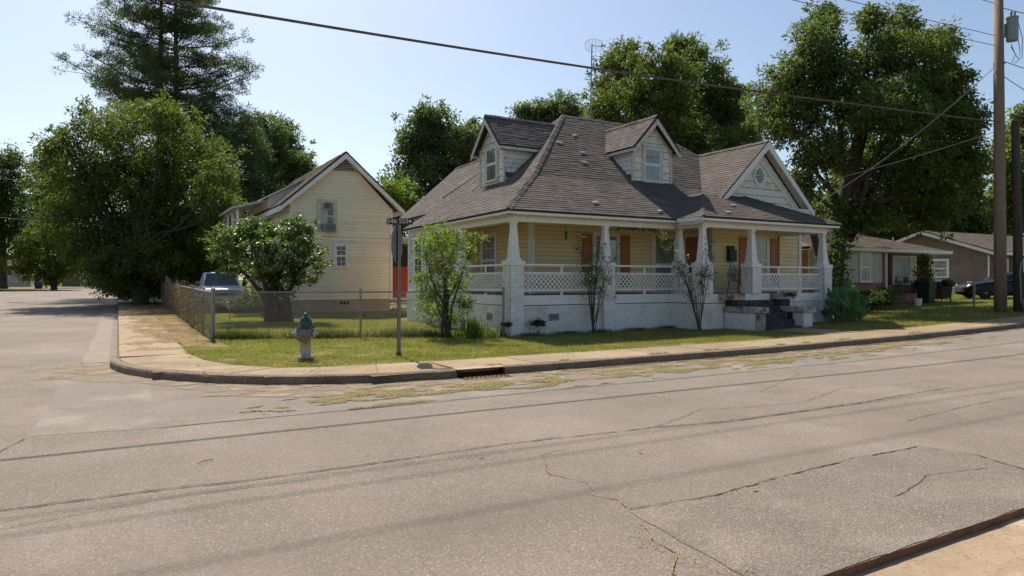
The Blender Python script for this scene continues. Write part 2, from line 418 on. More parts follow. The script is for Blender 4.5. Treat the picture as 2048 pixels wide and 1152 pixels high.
redsoil = noise_mat('red_soil', (.22,.1,.055), (.14,.065,.04), scale=9, rough=.95, bump=.5, bscale=60)
dirt = thin_mat('straw_dirt', (.33,.215,.115), (.24,.15,.08), scale=4, rough=.97, bump=.8, bscale=40, speck=(.42,.31,.17), spscale=26, c3=(.2,.12,.065), c3scale=1.3)
lawnm = noise_mat('lawn', (.19,.17,.065), (.13,.135,.045), scale=3.5, rough=1, bump=.9, bscale=45, spec=.05, speck=(.22,.19,.075), spscale=22, c3=(.26,.19,.1), c3scale=.9, c3lo=.5, c3hi=.66)
terr = noise_mat('terrain', (.10,.125,.035), (.075,.095,.03), scale=.8, rough=1, bump=.6, bscale=8, spec=.05, c3=(.17,.15,.07), c3scale=.15)
blade = leaf_mat('grass_blade', (.115,.135,.035), (.33,.28,.12), trans=.35, nscale=.9, rough=.6, spec=.2)
bladed = leaf_mat('dry_blade', (.33,.25,.11), (.22,.2,.06), trans=.2, nscale=1.4, rough=.8, spec=.1)
clipm = leaf_mat('clipping', (.27,.235,.095), (.4,.31,.15), trans=.15, nscale=2, rough=.9, spec=.1)
straw = leaf_mat('straw', (.42,.3,.13), (.3,.2,.09), trans=.15, nscale=3, rough=.9, spec=.1)
noise_mat('porch_joint_shade', (.36,.25,.12), (.25,.17,.09), scale=3, rough=.9); noise_mat('faint_joint_shade', (.5,.43,.33), (.2,.16,.11), scale=2.5, rough=.9); noise_mat('board_joint_shade', (.16,.12,.08), (.1,.08,.06), scale=6, rough=.9); noise_mat('brick_joint', (.62,.6,.56), (.48,.46,.42), scale=6, rough=.9)  # siding joint colours include the painted shade line under each lap
white = noise_mat('white_trim', (.8,.775,.73), (.73,.705,.66), scale=6, rough=.6, bump=.12, bscale=40, speck=(.62,.585,.53), spscale=10)
wbrick = noise_mat('painted_brick', (.79,.765,.73), (.71,.69,.655), scale=4, rough=.7, bump=.25, bscale=60, speck=(.62,.59,.54), spscale=9, c3=(.5,.42,.33), c3scale=1.1, c3lo=.56, c3hi=.76, objrnd=.07)
wstain = noise_mat('stained_brick', (.5,.47,.43), (.33,.27,.22), scale=5, rough=.8, bump=.35, bscale=50, speck=(.16,.12,.1), spscale=8, c3=(.1,.08,.07), c3scale=2.2, c3lo=.52, c3hi=.62)
siding = noise_mat('yellow_siding', (.8,.64,.36), (.74,.58,.32), scale=5, rough=.65, bump=.1, bscale=30, stretch=(1,1,3), objrnd=.05)
sidingc = noise_mat('cream_siding', (.8,.765,.66), (.75,.71,.6), scale=3, rough=.65, bump=.12, bscale=30, speck=(.46,.41,.3), spscale=7, objrnd=.05)
sidingw = noise_mat('white_siding', (.76,.75,.7), (.68,.67,.62), scale=5, rough=.65, bump=.15, bscale=30, speck=(.5,.47,.42), spscale=10, objrnd=.06)
sidingn = noise_mat('aged_cream_siding', (.84,.765,.6), (.8,.725,.56), scale=.8, rough=.7, speck=(.76,.68,.53), spscale=2.5, c3=(.6,.5,.38), c3scale=1.3, c3lo=.66, c3hi=.8, objrnd=.05)
weath = noise_mat('weathered_trim', (.66,.63,.58), (.5,.47,.43), scale=9, rough=.8, bump=.3, bscale=40, speck=(.24,.22,.2), spscale=16)
shing = noise_mat('roof_shingle', (.138,.116,.102), (.106,.09,.081), scale=2.0, rough=.95, bump=.7, bscale=90, spec=.15, rnd=.15, c3=(.17,.14,.118), c3scale=.5)
shing2 = noise_mat('roof_shingle_brown', (.15,.115,.09), (.12,.092,.074), scale=2.0, rough=.95, bump=.6, bscale=90, spec=.15, rnd=.18)
shing3 = noise_mat('roof_neighbour', (.155,.125,.1), (.125,.1,.083), scale=2.0, rough=.95, bump=.5, bscale=60, spec=.15, rnd=.15)
deck = noise_mat('roof_deck_edge', (.04,.034,.03), (.06,.05,.045), scale=8, rough=.9)
tar = noise_mat('loose_shingle', (.33,.31,.27), (.24,.22,.19), scale=9, rough=.9)
orange = noise_mat('orange_shutter', (.44,.165,.07), (.37,.135,.058), scale=6, rough=.6, bump=.1)
dark_int = noise_mat('dark_interior', (.02,.02,.022), (.03,.028,.028), scale=2, rough=.9)
curt = noise_mat('curtain', (.5,.47,.38), (.38,.355,.29), scale=5, rough=.9)
curtw = noise_mat('light_curtain', (.7,.68,.62), (.58,.56,.5), scale=5, rough=.9)
black = noise_mat('black_metal', (.012,.012,.013), (.02,.02,.02), scale=8, rough=.5, spec=.5)
floorm = noise_mat('porch_floor', (.17,.155,.14), (.12,.11,.1), scale=4, rough=.8)
ceilm = noise_mat('porch_ceiling', (.76,.7,.56), (.7,.63,.5), scale=3, rough=.7)
galv = noise_mat('galvanised_steel', (.26,.26,.25), (.2,.2,.195), scale=14, rough=.5, metal=.35, spec=.5)
galvr = noise_mat('rusty_wire', (.34,.33,.3), (.26,.22,.18), scale=5, rough=.55, metal=.2)
rust = noise_mat('rust', (.17,.075,.04), (.1,.05,.035), scale=12, rough=.9, bump=.4)
silver = noise_mat('hydrant_silver', (.46,.44,.4), (.34,.32,.29), scale=16, rough=.42, metal=.35, bump=.15, speck=(.3,.2,.13), spscale=22)
teal = noise_mat('hydrant_teal', (.008,.06,.058), (.006,.04,.04), scale=12, rough=.3, spec=.6)
pole_m = noise_mat('pole_wood', (.27,.195,.135), (.2,.14,.095), scale=9, rough=.9, bump=.7, bscale=20, stretch=(1,1,.12), c3=(.16,.1,.065), c3scale=3)
pole_d = noise_mat('old_pole_wood', (.1,.075,.06), (.065,.05,.04), scale=9, rough=.9, bump=.7, bscale=20, stretch=(1,1,.12))
bark = noise_mat('bark', (.085,.065,.048), (.045,.035,.027), scale=10, rough=.95, bump=1, bscale=18, stretch=(1,1,.3))
barkp = noise_mat('pine_bark', (.12,.08,.055), (.07,.045,.033), scale=6, rough=.95, bump=.8, bscale=14)
greybox = noise_mat('grey_paint', (.3,.31,.31), (.26,.27,.27), scale=6, rough=.45)
wire_m = noise_mat('cable', (.1,.085,.07), (.07,.06,.05), scale=3, rough=.7)
cable_l = noise_mat('light_cable', (.34,.33,.3), (.27,.26,.24), scale=3, rough=.6)

# ------------------------------------------------------------------ ground sheets
def grid(name, xs, ys, zf, mat, kind='structure', mask=None, parent=None):
    mb = MB(); idx = {}
    for i in range(len(xs)-1):
        for j in range(len(ys)-1):
            if mask and not mask((xs[i]+xs[i+1])/2, (ys[j]+ys[j+1])/2): continue
            q = []
            for a, b in ((i,j),(i+1,j),(i+1,j+1),(i,j+1)):
                if (a,b) not in idx: idx[(a,b)] = len(mb.v); mb.v.append((xs[a], ys[b], zf(xs[a], ys[b])))
                q.append(idx[(a,b)])
            mb.f.append(tuple(q))
    return obj(name, mb, mat, parent, kind=kind, loc=(0,0,0) if not parent else None)
side_gut = noise_mat('side_gutter', (.25,.2,.15), (.19,.155,.118), scale=2, rough=.9, agg=70)
fr_ = lambda a, b, s: [a+(b-a)*i/round((b-a)/s) for i in range(round((b-a)/s)+1)]
XS = [-900,-500,-250,-150,-100,-70]+fr_(-50,60,2)+[70,80,120,200,400,900]; YS = [-120,-60,-20,0,1.9]
grid('terrain', sorted(set(XS)), [-300,-100,-30,-8]+fr_(0,140,4)+[170,250,400,700,1500], lambda x,y: gz(x,y)-.09-(.12 if y < 4 else 0), terr)
# main road and side street in one asphalt sheet
road = thing('road', None, None, (0,0,0)); tag(road, kind='structure'); del_ = road
def sl(y):   # left edge of the side street
    return -12.0 if y < 82 else -12+((y-82)**2)/38.0
XR = fr_(-70,80,2)
main_road = grid('asphalt', XR, [2.43,4.5,6.5,8.5,10.6], gz, asph, parent=road)
def street():
    mb = MB(); ys = fr_(10.6,118,2.0)
    for i in range(len(ys)-1):
        a, b = ys[i], ys[i+1]
        r = lambda y: 9.0 if y < 17 else (0.3 if y < 92 else .3+(y-92)**2/26)
        l = lambda y: -12-10*max(0,(14-y)/3.4) if y < 14 else sl(y)
        n = 6
        for k in range(n):
            p = []
            for t, y in ((k/n,a),((k+1)/n,a),((k+1)/n,b),(k/n,b)):
                x = l(y)+(r(y)-l(y))*t; p.append((x, y, gz(x,y)))
            mb.face(p)
    return mb
obj('side_street_asphalt', street(), asph, road)
def sheet(name, poly, dz, mat, parent, base=gz, jitter=0, step=.35):
    pts = []
    for i in range(len(poly)):
        a, b = poly[i], poly[(i+1) % len(poly)]; L = math.hypot(b[0]-a[0], b[1]-a[1]); n = max(1, int(L/step))
        for k in range(n):
            t = k/n; pts.append((a[0]+(b[0]-a[0])*t+random.uniform(-jitter, jitter), a[1]+(b[1]-a[1])*t+random.uniform(-jitter, jitter)))
    me = MB(); me.face([(x, y, base(x,y)+dz) for x, y in pts]); return obj(name, me, mat, parent)
# far-lane patch of newer, smoother asphalt and others
def strip(name, xs, y0f, y1f, dz, mat, parent, base=gz):
    mb = MB()
    for i in range(len(xs)-1):
        a, b = xs[i], xs[i+1]
        mb.face([(a, y0f(a), base(a,y0f(a))+dz), (b, y0f(b), base(b,y0f(b))+dz), (b, y1f(b), base(b,y1f(b))+dz), (a, y1f(a), base(a,y1f(a))+dz)])
    return obj(name, mb, mat, parent)
rj = lambda s: random.uniform(-s, s)
strip('asphalt_patch', fr_(.4,30,.4), lambda x: 8.55+.04*math.sin(x*1.3)+rj(.02), lambda x: 10.41, .004, asph_s, road)
sheet('asphalt_patch', [(-.82,8.78),(.42,8.58),(.42,12.9),(-.2,14.2),(-.85,13.2),(-.75,11.0)], .0022, asph_s, road, jitter=.02)
random.seed(21); sheet('asphalt_patch', [(3.0,2.435),(3.15,3.8),(4.0,3.76),(5.08,3.84),(5.83,3.88),(6.85,3.86),(6.98,3.4),(6.83,2.92),(6.75,2.435)], .004, asph_d, road, jitter=.012, step=.15)
sheet('street_repair', [(-9,36.5),(-.7,36.3),(-.7,37.2),(-9,37.4)], .004, asph_s, road, jitter=.04)
sheet('tar_seam', [(-7,24),(-1.2,23.0),(-1.2,23.05),(-7,24.07)], .004, gutm, road)
# cracks, as narrow ribbons with ragged sides
crk = noise_mat('crack_fill', (.03,.026,.022), (.055,.045,.035), scale=20, rough=1)
crk2 = noise_mat('crack_straw', (.3,.22,.11), (.12,.085,.05), scale=20, rough=1)
def crack(pts, w=.014, mat=crk, wob=.025, dz=.009):
    P = []
    for i in range(len(pts)-1):
        a, b = pts[i], pts[i+1]; L = math.hypot(b[0]-a[0], b[1]-a[1]); n = max(2, int(L/.06))
        for k in range(n): P.append((a[0]+(b[0]-a[0])*k/n, a[1]+(b[1]-a[1])*k/n))
    P.append(pts[-1]); mb = MB(); ox = oy = 0; q = []
    for k, (x, y) in enumerate(P):
        ox = ox*.9+rj(wob*.4); oy = oy*.9+rj(wob*.4); q.append((x+ox, y+oy, w*random.uniform(.25, 1.2)))
    for k in range(len(q)-1):
        (x, y, a), (x2, y2, b) = q[k], q[k+1]; d = Vector((x2-x, y2-y, 0)); nn = Vector((-d.y, d.x, 0)).normalized()
        f = lambda X, Y, s: (X+nn.x*s, Y+nn.y*s, gz(X,Y)+dz)
        mb.face([f(x,y,-a/2), f(x2,y2,-b/2), f(x2,y2,b/2), f(x,y,a/2)])
    return obj('crack', mb, mat, road)
crack([(-3,6.1),(-.7,6.05),(.05,6.04),(.95,5.97),(1.78,5.96),(3.3,5.98),(5.2,5.84),(6.1,5.65),(8,5.6),(11,5.7)], .02)
crack([(-.67,5.6),(-.1,5.72),(.4,5.8),(1.2,5.75),(1.5,5.7)], .008)
crack([(3.7,5.52),(3.45,5.4),(3.36,5.1),(3.2,4.85),(3.3,4.5),(3.17,4.2),(3.27,4.0),(3.2,3.84)], .012, crk2, .05)
crack([(3.18,3.84),(4.0,3.76),(5.08,3.84),(5.83,3.88),(6.88,3.86),(7.0,3.4),(6.83,2.92),(6.75,2.44)], .016)
crack([(3.05,3.5),(2.9,3.3),(2.92,3.1),(2.72,2.9),(2.7,2.7),(2.5,2.44)], .016, crk2, .05)
crack([(5.2,5.84),(6.4,6.3),(8.0,6.0),(9.5,6.5),(12,6.2)], .009)
crack([(8.2,6.9),(10.4,7.9),(11,8.6)], .008)
crack([(8.0,4.6),(10,4.8),(13,4.7)], .01)
crack(list(zip(fr_(.4,24,.8), [8.54+rj(.03) for _ in fr_(.4,24,.8)])), .012)
crack([(5.1,3.05),(5.9,3.25),(6.6,3.1)], .008)
crack([(-4,7.1),(-2,7.4),(-1,8.0),(-.85,8.7)], .01)
# near gutter and driveway apron
strip('gutter', fr_(-4,20,1), lambda x: 2.085, lambda x: 2.43, -.05, gutm, None)
bpy.data.objects['gutter']['kind'] = 'structure'
lip = MB()
for i in range(120):
    x = -2+i*.15; y0 = 2.43+.008*math.sin(x*9)+rj(.005); y1 = 2.43+.008*math.sin((x+.15)*9)
    lip.face([(x,2.428,-.05),(x+.15,2.428,-.05),(x+.15,2.431,.0005),(x,2.431,.0005)])
obj('asphalt_edge', lip, redsoil, road)
ap = thing('driveway_apron', None, None, (4,0,0)); tag(ap, kind='structure')
for i in range(-1, 6):
    m = MB(); m.box(-1+i*2.4, -2.2, -.17, -1+i*2.4+2.385, 2.07, -.03); obj('concrete_slab', m, gutm, ap, bevel=.008)
# ------------------------------------------------------------------ kerb
CX, CY, CR = 4.85, 15.42, 5.0
kp = [(-.15, y) for y in fr_(90,16,2.6)]
kp = [(-.15+(0 if y < 92 else 0), y) for _, y in kp]
kp += [(CX-CR*math.cos(a), CY-CR*math.sin(a)) for a in [R(3+i*84/7) for i in range(8)]]
kp += [(4.95, 10.42)]
kp2 = [(5.87, 10.42)]+[(x, 10.42) for x in fr_(8.2,80,2.6)]
kerb = thing('kerb', None, None, (0,10.4,0)); tag(kerb, kind='structure')
def kerb_piece(a, b, arc=False):
    mb = MB(); n = 6 if arc else 3; sec = []
    P = []
    for k in range(n+1):
        t = k/n
        if arc:
            aa = math.atan2(CY-a[1], CX-a[0]); bb = math.atan2(CY-b[1], CX-b[0]); g_ = aa+(bb-aa)*t
            P.append((CX-CR*math.cos(g_), CY-CR*math.sin(g_), -math.cos(g_)*-1, math.sin(g_)))
        else:
            d = Vector((b[0]-a[0], b[1]-a[1])).normalized(); P.append((a[0]+(b[0]-a[0])*t, a[1]+(b[1]-a[1])*t, -d.y, d.x))
    ob = rj(.007) if not arc else .0
    for (x, y, nx, ny) in P:
        z = gz(x,y); h = .145+rj(.003)*(not arc)+ob*.5
        prof = [(ob,-.06),(ob+rj(.003),.0),(ob+.014+rj(.003),h-.05),(ob+.034,h-.018),(ob+.07,h-.002),(.165,h+.002),(.165,-.06)]
        sec.append([(x+nx*o, y+ny*o, z+q) for o, q in prof])
    m = len(sec[0]); i0 = 0
    for s in sec: mb.v += s
    for k in range(n):
        for j in range(m-1): mb.f.append((k*m+j, k*m+j+1, (k+1)*m+j+1, (k+1)*m+j)[::-1])
    mb.f.append(tuple(range(m))); mb.f.append(tuple(range(n*m, n*m+m))[::-1])
    return obj('kerb_stone', mb, kerbm, kerb)
for L_ in (kp, kp2):
    for i in range(len(L_)-1):
        a, b = L_[i], L_[i+1]; d = Vector((b[0]-a[0], b[1]-a[1])); e = d.normalized()*(.001 if (L_ is kp and a[1] < 15.3 and b[0] < 4.8) else .005)
        arc = L_ is kp and a[1] < 15.3 and b[0] < 4.8
        kerb_piece((a[0]+e.x, a[1]+e.y), (b[0]-e.x, b[1]-e.y), arc)
m = MB()
for y in fr_(16,70,2): m.face([(-.6+rj(.03),y,gz(0,y)+.005),(-.16,y,gz(0,y)+.005),(-.16,y+2,gz(0,y+2)+.005),(-.6+rj(.03),y+2,gz(0,y+2)+.005)])
g_ = obj('side_gutter', m, side_gut, None, kind='structure', loc=(0,30,0))
# storm drain
dr = thing('storm_drain', 'rusty iron storm drain inlet cut into the kerb', 'storm drain', (5.41, 10.5, 0))
m = MB(); m.box(4.955,10.4,.13,5.865,10.62,.15); obj('top_plate', m, noise_mat('worn_iron', (.36,.27,.19), (.24,.16,.11), scale=9, rough=.7, metal=.2), dr, bevel=.004)
m = MB(); m.hexa([(4.965,10.44,.125),(5.855,10.44,.125),(5.855,10.75,.125),(4.965,10.75,.125),(4.965,10.44,.129),(5.855,10.44,.129),(5.855,10.75,.129),(4.965,10.75,.129)])
m.box(4.965,10.6,-.3,5.855,10.62,.13); m.box(4.962,10.43,-.3,4.975,10.6,.13); m.box(5.845,10.43,-.3,5.858,10.6,.13)
obj('throat', m, noise_mat('dark_rust', (.075,.03,.018), (.04,.02,.015), scale=10, rough=.9), dr)
m = MB(); m.hexa([(4.96,10.12,.006),(5.86,10.12,.006),(5.86,10.6,.006),(4.96,10.6,.006),(4.96,10.12,.012),(5.86,10.12,.012),(5.86,10.6,.012),(4.96,10.6,.012)])
obj('iron_frame', m, MATS['dark_rust'], dr)
for k in range(11):
    m = MB(); x = 5.02+k*.078; m.beam((x,10.16,.02),(x+.06,10.44,.02),.03,.014); obj('grate_bar', m, rust, dr)
# ------------------------------------------------------------------ pavement slabs
walk = thing('pavement', None, None, (5,11,0)); tag(walk, kind='structure')
def slab(q, parent=walk, mat=conc, h=.012):
    c = Vector((sum(p[0] for p in q)/len(q), sum(p[1] for p in q)/len(q), 0)); dz = rj(.004); mb = MB(); g2 = .007
    pts = []
    for p in q:
        d = (Vector((p[0],p[1],0))-c); d = d*(1-g2/d.length); pts.append(c+d)
    tx, ty = rj(.002), rj(.002)
    top = [(p.x, p.y, gz(p.x,p.y)+.147+dz+tx*(p.x-c.x)+ty*(p.y-c.y)) for p in pts]
    mb.prism([(x,y,z-.08) for x,y,z in top], (0,0,.08)); return obj('slab', mb, mat, parent, bevel=.006)
inner = [(1.25,15.5),(1.42,14.1),(1.8,12.95),(2.35,12.25),(3.05,11.95),(4.0,11.82),(5.0,11.78)]
oa = [2,17,32,47,62,76,90]
def op(a): a = R(a); return (CX-(CR-.17)*math.cos(a), CY-(CR-.17)*math.sin(a))
for k in range(6):
    mids = [op(oa[k]+(oa[k+1]-oa[k])*t) for t in (0,.33,.66,1)]
    slab(mids+[inner[k+1], inner[k]][::1])
x = 5.0; k = 0
while x < 60:
    w_ = 1.5 if x > 6 else 1.6
    slab([(x,10.59),(x+w_,10.59),(x+w_,11.76),(x,11.76)]); x += w_
y = 15.5
while y < 60:
    slab([(.02,y),(1.25,y),(1.25,y+1.5),(.02,y+1.5)]); y += 1.5
# front path
for k in range(2): slab([(16.7,11.78+k*.95),(18.2,11.78+k*.95),(18.2,12.73+k*.95),(16.7,12.73+k*.95)])
from mathutils import noise as MN
# ------------------------------------------------------------------ lawns
def inblock(x, y):
    if x < 0.0 or y < 10.5: return False
    if x < CX and y < CY: return (x-CX)**2+(y-CY)**2 < (CR-.3)**2
    return True
grid('lawn', fr_(0,80,.5), fr_(10.5,60,.75), lambda x,y: gz(x,y)+.125, lawnm, mask=inblock)
m = MB(); ys = fr_(17,60,.7); e = 1.9
for i in range(len(ys)-1):
    f = lambda y: (.35+.5*abs(math.sin(y*.7))+rj(.1)) if y > 19 else 1.3
    g0 = lambda y: 2.25 if y > 18.8 else 1.5+(y-17)*.35
    m.face([(f(ys[i]),ys[i],gz(1,ys[i])+.156),(g0(ys[i]),ys[i],gz(1,ys[i])+.156),(g0(ys[i+1]),ys[i+1],gz(1,ys[i+1])+.156),(f(ys[i+1]),ys[i+1],gz(1,ys[i+1])+.156)])
obj('bare_soil', m, dirt, None, kind='structure', loc=(1,20,0))
def wob(x, y): return .2*MN.noise(Vector((x*.7,y*.3,9)))+.16*MN.noise(Vector((x*2.3,y,5)))+.12*MN.noise(Vector((x*6.5,y*2,1)))-.03
def ingrass(x, y):
    if x < 1.25+wob(y,x)*.6: return False
    if x < 2.2:
        if y > 16.2+(x-1.25)*2.6+wob(x,y): return False
    if y < 11.72+wob(x,y)*.7: return False
    if x < 5:
        ix = [p[0] for p in inner]; iy = [p[1] for p in inner]
        for k in range(len(inner)-1):
            if inner[k][0] <= x <= inner[k+1][0]:
                t = (x-inner[k][0])/(inner[k+1][0]-inner[k][0]); yy = inner[k][1]+(inner[k+1][1]-inner[k][1])*t
                if y < yy+wob(x,y)*.8: return False
    if 16.75 < x < 18.15 and y < 13.6: return False
    if 9.3 < x < 22.3 and (y > 16 or (x > 15.3 and y > 14.9)) and y < 28: return False
    if 6.6 < x < 11.2 and y > 30.8: return False
    if 16.3 < x < 18.7 and y > 13.7: return False
    return True
def blades(name, n, xr, yr, hr, wd, mat, test, zf, lean=.5, seed=1, flat=False, pw=None, label=None):
    rs = np.random.RandomState(seed); P = []
    cnt = 0
    while len(P) < n and cnt < n*6:
        x = xr[0]+(xr[1]-xr[0])*rs.rand(); y = yr[0]+(yr[1]-yr[0])*rs.rand(); cnt += 1
        if test(x, y): P.append((x, y, zf(x, y)))
    P = np.array(P); N = len(P); a = rs.rand(N)*2*np.pi; h = hr[0]+(hr[1]-hr[0])*rs.rand(N)**1.5
    if flat:
        d = np.stack([np.cos(a), np.sin(a), rs.rand(N)*.25], 1); sdv = np.stack([-np.sin(a), np.cos(a), rs.rand(N)*.6-.3], 1)
        P[:, 2] += rs.rand(N)*.012
    else:
        l = rs.rand(N)*lean; b = rs.rand(N)*2*np.pi
        d = np.stack([np.cos(b)*l, np.sin(b)*l, np.ones(N)], 1); sdv = np.stack([np.cos(a), np.sin(a), np.zeros(N)], 1)
    sdv = sdv*wd/2
    V = np.empty((N, 3, 3)); V[:, 0] = P-sdv; V[:, 1] = P+sdv; V[:, 2] = P+d*h[:, None]
    o = npmesh(name, V.reshape(-1, 3), np.arange(N*3), 3, mat, None, (float(P[0][0]), float(P[0][1]), float(P[0][2])), 'stuff')
    return o
zl = lambda x, y: gz(x,y)+.12
def g1(x, y):
    if not ingrass(x, y): return False
    return MN.noise(Vector((x*.9,y*1.3,0)))+.6*MN.noise(Vector((x*3,y*3.5,2))) > -.62+.5*random.random()
tag(blades('grass', 150000, (1.2,26), (11.6,16.2), (.025,.075), .011, blade, g1, zl, 1.0, 3), 'mown green grass of the front verge along the pavement', 'grass')
tag(blades('grass', 85000, (2.2,14), (16.2,31), (.03,.08), .015, blade, lambda x,y: ingrass(x,y) and not(9.2<x<22.5), zl, .9, 4), 'sunlit grass inside the chain link fence', 'grass')
tag(blades('grass', 90000, (22,50), (11.7,24), (.04,.10), .022, blade, ingrass, zl, .9, 5), 'grass of the neighbouring yard around the wooden poles', 'grass')
tag(blades('dry_grass', 26000, (1.2,26), (11.6,16.2), (.02,.05), .011, bladed, lambda x,y: ingrass(x,y) and (math.sin(x*1.1)+math.sin(y*2+x*.5))>.3, zl, 1.6, 6), 'dry yellowed tufts in the front verge', 'dry grass')
def fenceline(x, y):
    t = (x-2.1)/(9.0-2.1); yy = 19+(16.25-19)*t
    return 2.1 < x < 9 and abs(y-yy-.1) < .13+.1*math.sin(x*3)
tag(blades('weeds', 15000, (2.1,9), (16,19.3), (.08,.32), .022, leaf_mat('weed', (.045,.07,.018), (.11,.11,.04), trans=.3), fenceline, zl, 1.0, 7), 'dark uncut weeds growing along the foot of the wire fence', 'weeds')
# wall-foot weeds
tag(blades('weeds', 5000, (9,16.5), (15.5,16.02), (.04,.16), .014, MATS['weed'], lambda x,y: y > 15.93+.07*math.sin(x*5) if x<15.4 else 14.7<y, zl, 1.0, 8), 'low weeds at the foot of the white porch wall', 'weeds')
# straw and clippings
from mathutils import noise as MN
def soilm(x, y): return ((math.sin(x*6+y)+math.sin(y*3.1)+1.2*MN.noise(Vector((x*2,y*2,0))))>-.4) and x > .12+.3*abs(math.sin(y*1.7))
zs = lambda x, y: gz(x,y)+.157
tag(blades('straw_litter', 34000, (.1,2.2), (16.5,42), (.03,.09), .010, straw, soilm, zs, flat=True, seed=9), 'straw and dead grass spread beside the fence', 'straw')
def corner(x, y): return (x-CX)**2+(y-CY)**2 < 4.75**2 and y < 15.6 and x < 5 and MN.noise(Vector((x*1.6,y*1.6,4)))*2 > .25-.6*random.random()
tag(blades('straw_litter', 9000, (0,5), (10.6,15.6), (.02,.06), .008, clipm, corner, zs, flat=True, seed=10), 'dry clippings lying on the corner pavement', 'clippings')
from mathutils import noise as MN
def cl(x, y):
    b = math.exp(-((y-9.55-.03*(x-8))/.62)**2)
    if x < 2.6: b *= max(0, (x-1.0)/1.6)
    if x > 13: b *= max(.12, 1-(x-13)/10)
    n = MN.noise(Vector((x*1.1, y*3.2, 3)))+.6*MN.noise(Vector((x*3.5, y*8, 7)))
    return n*1.5 > .62-b*.75 and b > .15
zr = lambda x, y: gz(x,y)+.008
tag(blades('grass_clippings', 60000, (1,24), (8.4,10.42), (.02,.06), .009, clipm, cl, zr, flat=True, seed=11), 'mown grass clippings lying in patches on the road beside the kerb', 'clippings')
def gut(x, y): return (y > 10.28-.12*abs(math.sin(x*1.3)) and x > 6.2) and MN.noise(Vector((x*1.4, 0, 1))) > -.15
tag(blades('gutter_debris', 9000, (6,26), (10.1,10.42), (.02,.08), .010, leaf_mat('debris', (.2,.13,.07), (.09,.06,.035), trans=.1), gut, zr, flat=True, seed=12), 'brown dead litter heaped against the kerb face', 'litter')
def nearstraw(x, y):
    if abs(x-(2.62+(y-2.5)*.42+.1*math.sin(y*7))) < .035+.05*abs(math.sin(y*9)) and y < 3.6: return True
    if ((x-4.3)/.36)**2+((y-3.76-.1*(x-4.3))/.05)**2 < random.random()*1.3: return True
    if ((x-3.05)/.3)**2+((y-2.75)/.2)**2 < random.random()*.9 and MN.noise(Vector((x*6,y*6,2))) > .12: return True
    return ((x-1.86)/.09)**2+((y-3.2)/.08)**2 < 1
tag(blades('straw_litter', 1100, (1.7,4.9), (2.5,3.9), (.015,.05), .005, straw, nearstraw, zr, flat=True, seed=13), 'loose straw caught in the cracks of the near lane', 'straw')
tag(blades('straw_litter', 1600, (-2.5,.1), (13.2,16.5), (.02,.07), .012, clipm, lambda x,y: MN.noise(Vector((x*2,y*1.2,0)))>.1 and x < -.2-.0*(y), zr, flat=True, seed=14), 'clippings swept into the side street beside the corner kerb', 'clippings')
tag(blades('straw_litter', 5200, (4.5,24), (10.6,11.8), (.015,.05), .008, clipm, lambda x,y: MN.noise(Vector((x*.9,y*1.6,6)))*1.6 > .5-.5*random.random()-(.5 if y>11.55 else 0), lambda x,y: gz(x,y)+.152, flat=True, seed=15), 'dry clippings strewn along the front pavement', 'clippings')
tag(blades('weeds', 1500, (5,24), (10.58,10.68), (.02,.06), .009, blade, lambda x,y: MN.noise(Vector((x*1.3,0,8)))>.22, lambda x,y: gz(x,y)+.14, 1.0, 16), 'small weeds in the joint behind the kerb', 'weeds')
# sand wash along kerb corner
sand = thin_mat('sandy_wash', (.36,.27,.18), (.28,.215,.15), scale=3, rough=.97, bump=.5, bscale=80, speck=(.24,.19,.14), spscale=40)
pts = [(CX-(CR+.01)*math.cos(R(a)), CY-(CR+.01)*math.sin(R(a))) for a in range(-2,92,4)]
pts2 = [(CX-(CR+.75+.3*math.sin(a*.13)+rj(.1))*math.cos(R(a)), CY-(CR+.75+.3*math.sin(a*.13)+rj(.1))*math.sin(R(a))) for a in range(90,-3,-4)]
m = MB(); m.face([(x,y,.0085) for x,y in pts+pts2]); obj('sand_wash', m, sand, road)
m = MB(); m.face([(1.0,10.6,.0125),(3,9.3,.0125),(8,9.2,.0125),(12,9.5,.0125),(18,9.7,.07),(18,10.4,.07),(12,10.4,.0125),(4.9,10.4,.0125),(3.4,10.55,.0125),(2,11.2,.0125)]); obj('sand_wash', m, sand, road)
# ================================================================== the corner cottage
H = thing('cottage', 'weathered white and yellow cottage with wraparound lattice porch, hipped shingle roof and two gabled dormers', 'house', (9.4, 16.2, 0))
FZ = 1.22   # porch floor
FF = lambda x, y: Fr((x, y, 0), (1,0,0), (0,-1,0))      # wall facing the main road
FL = lambda x, y: Fr((x, y, 0), (0,-1,0), (-1,0,0))     # wall facing the side street (u runs towards the road)
BUDGET['house'] = 300
# foundation walls (painted brick, smooth band on top)
def found(fr, u0, u1, part='foundation_wall'):
    bricks(H, fr, u0, u1, -.1, .95, wbrick, part)
    m = MB(); fr.box(m, u0, u1, .97, 1.235, -.1, .022); obj('band', m, white, H)
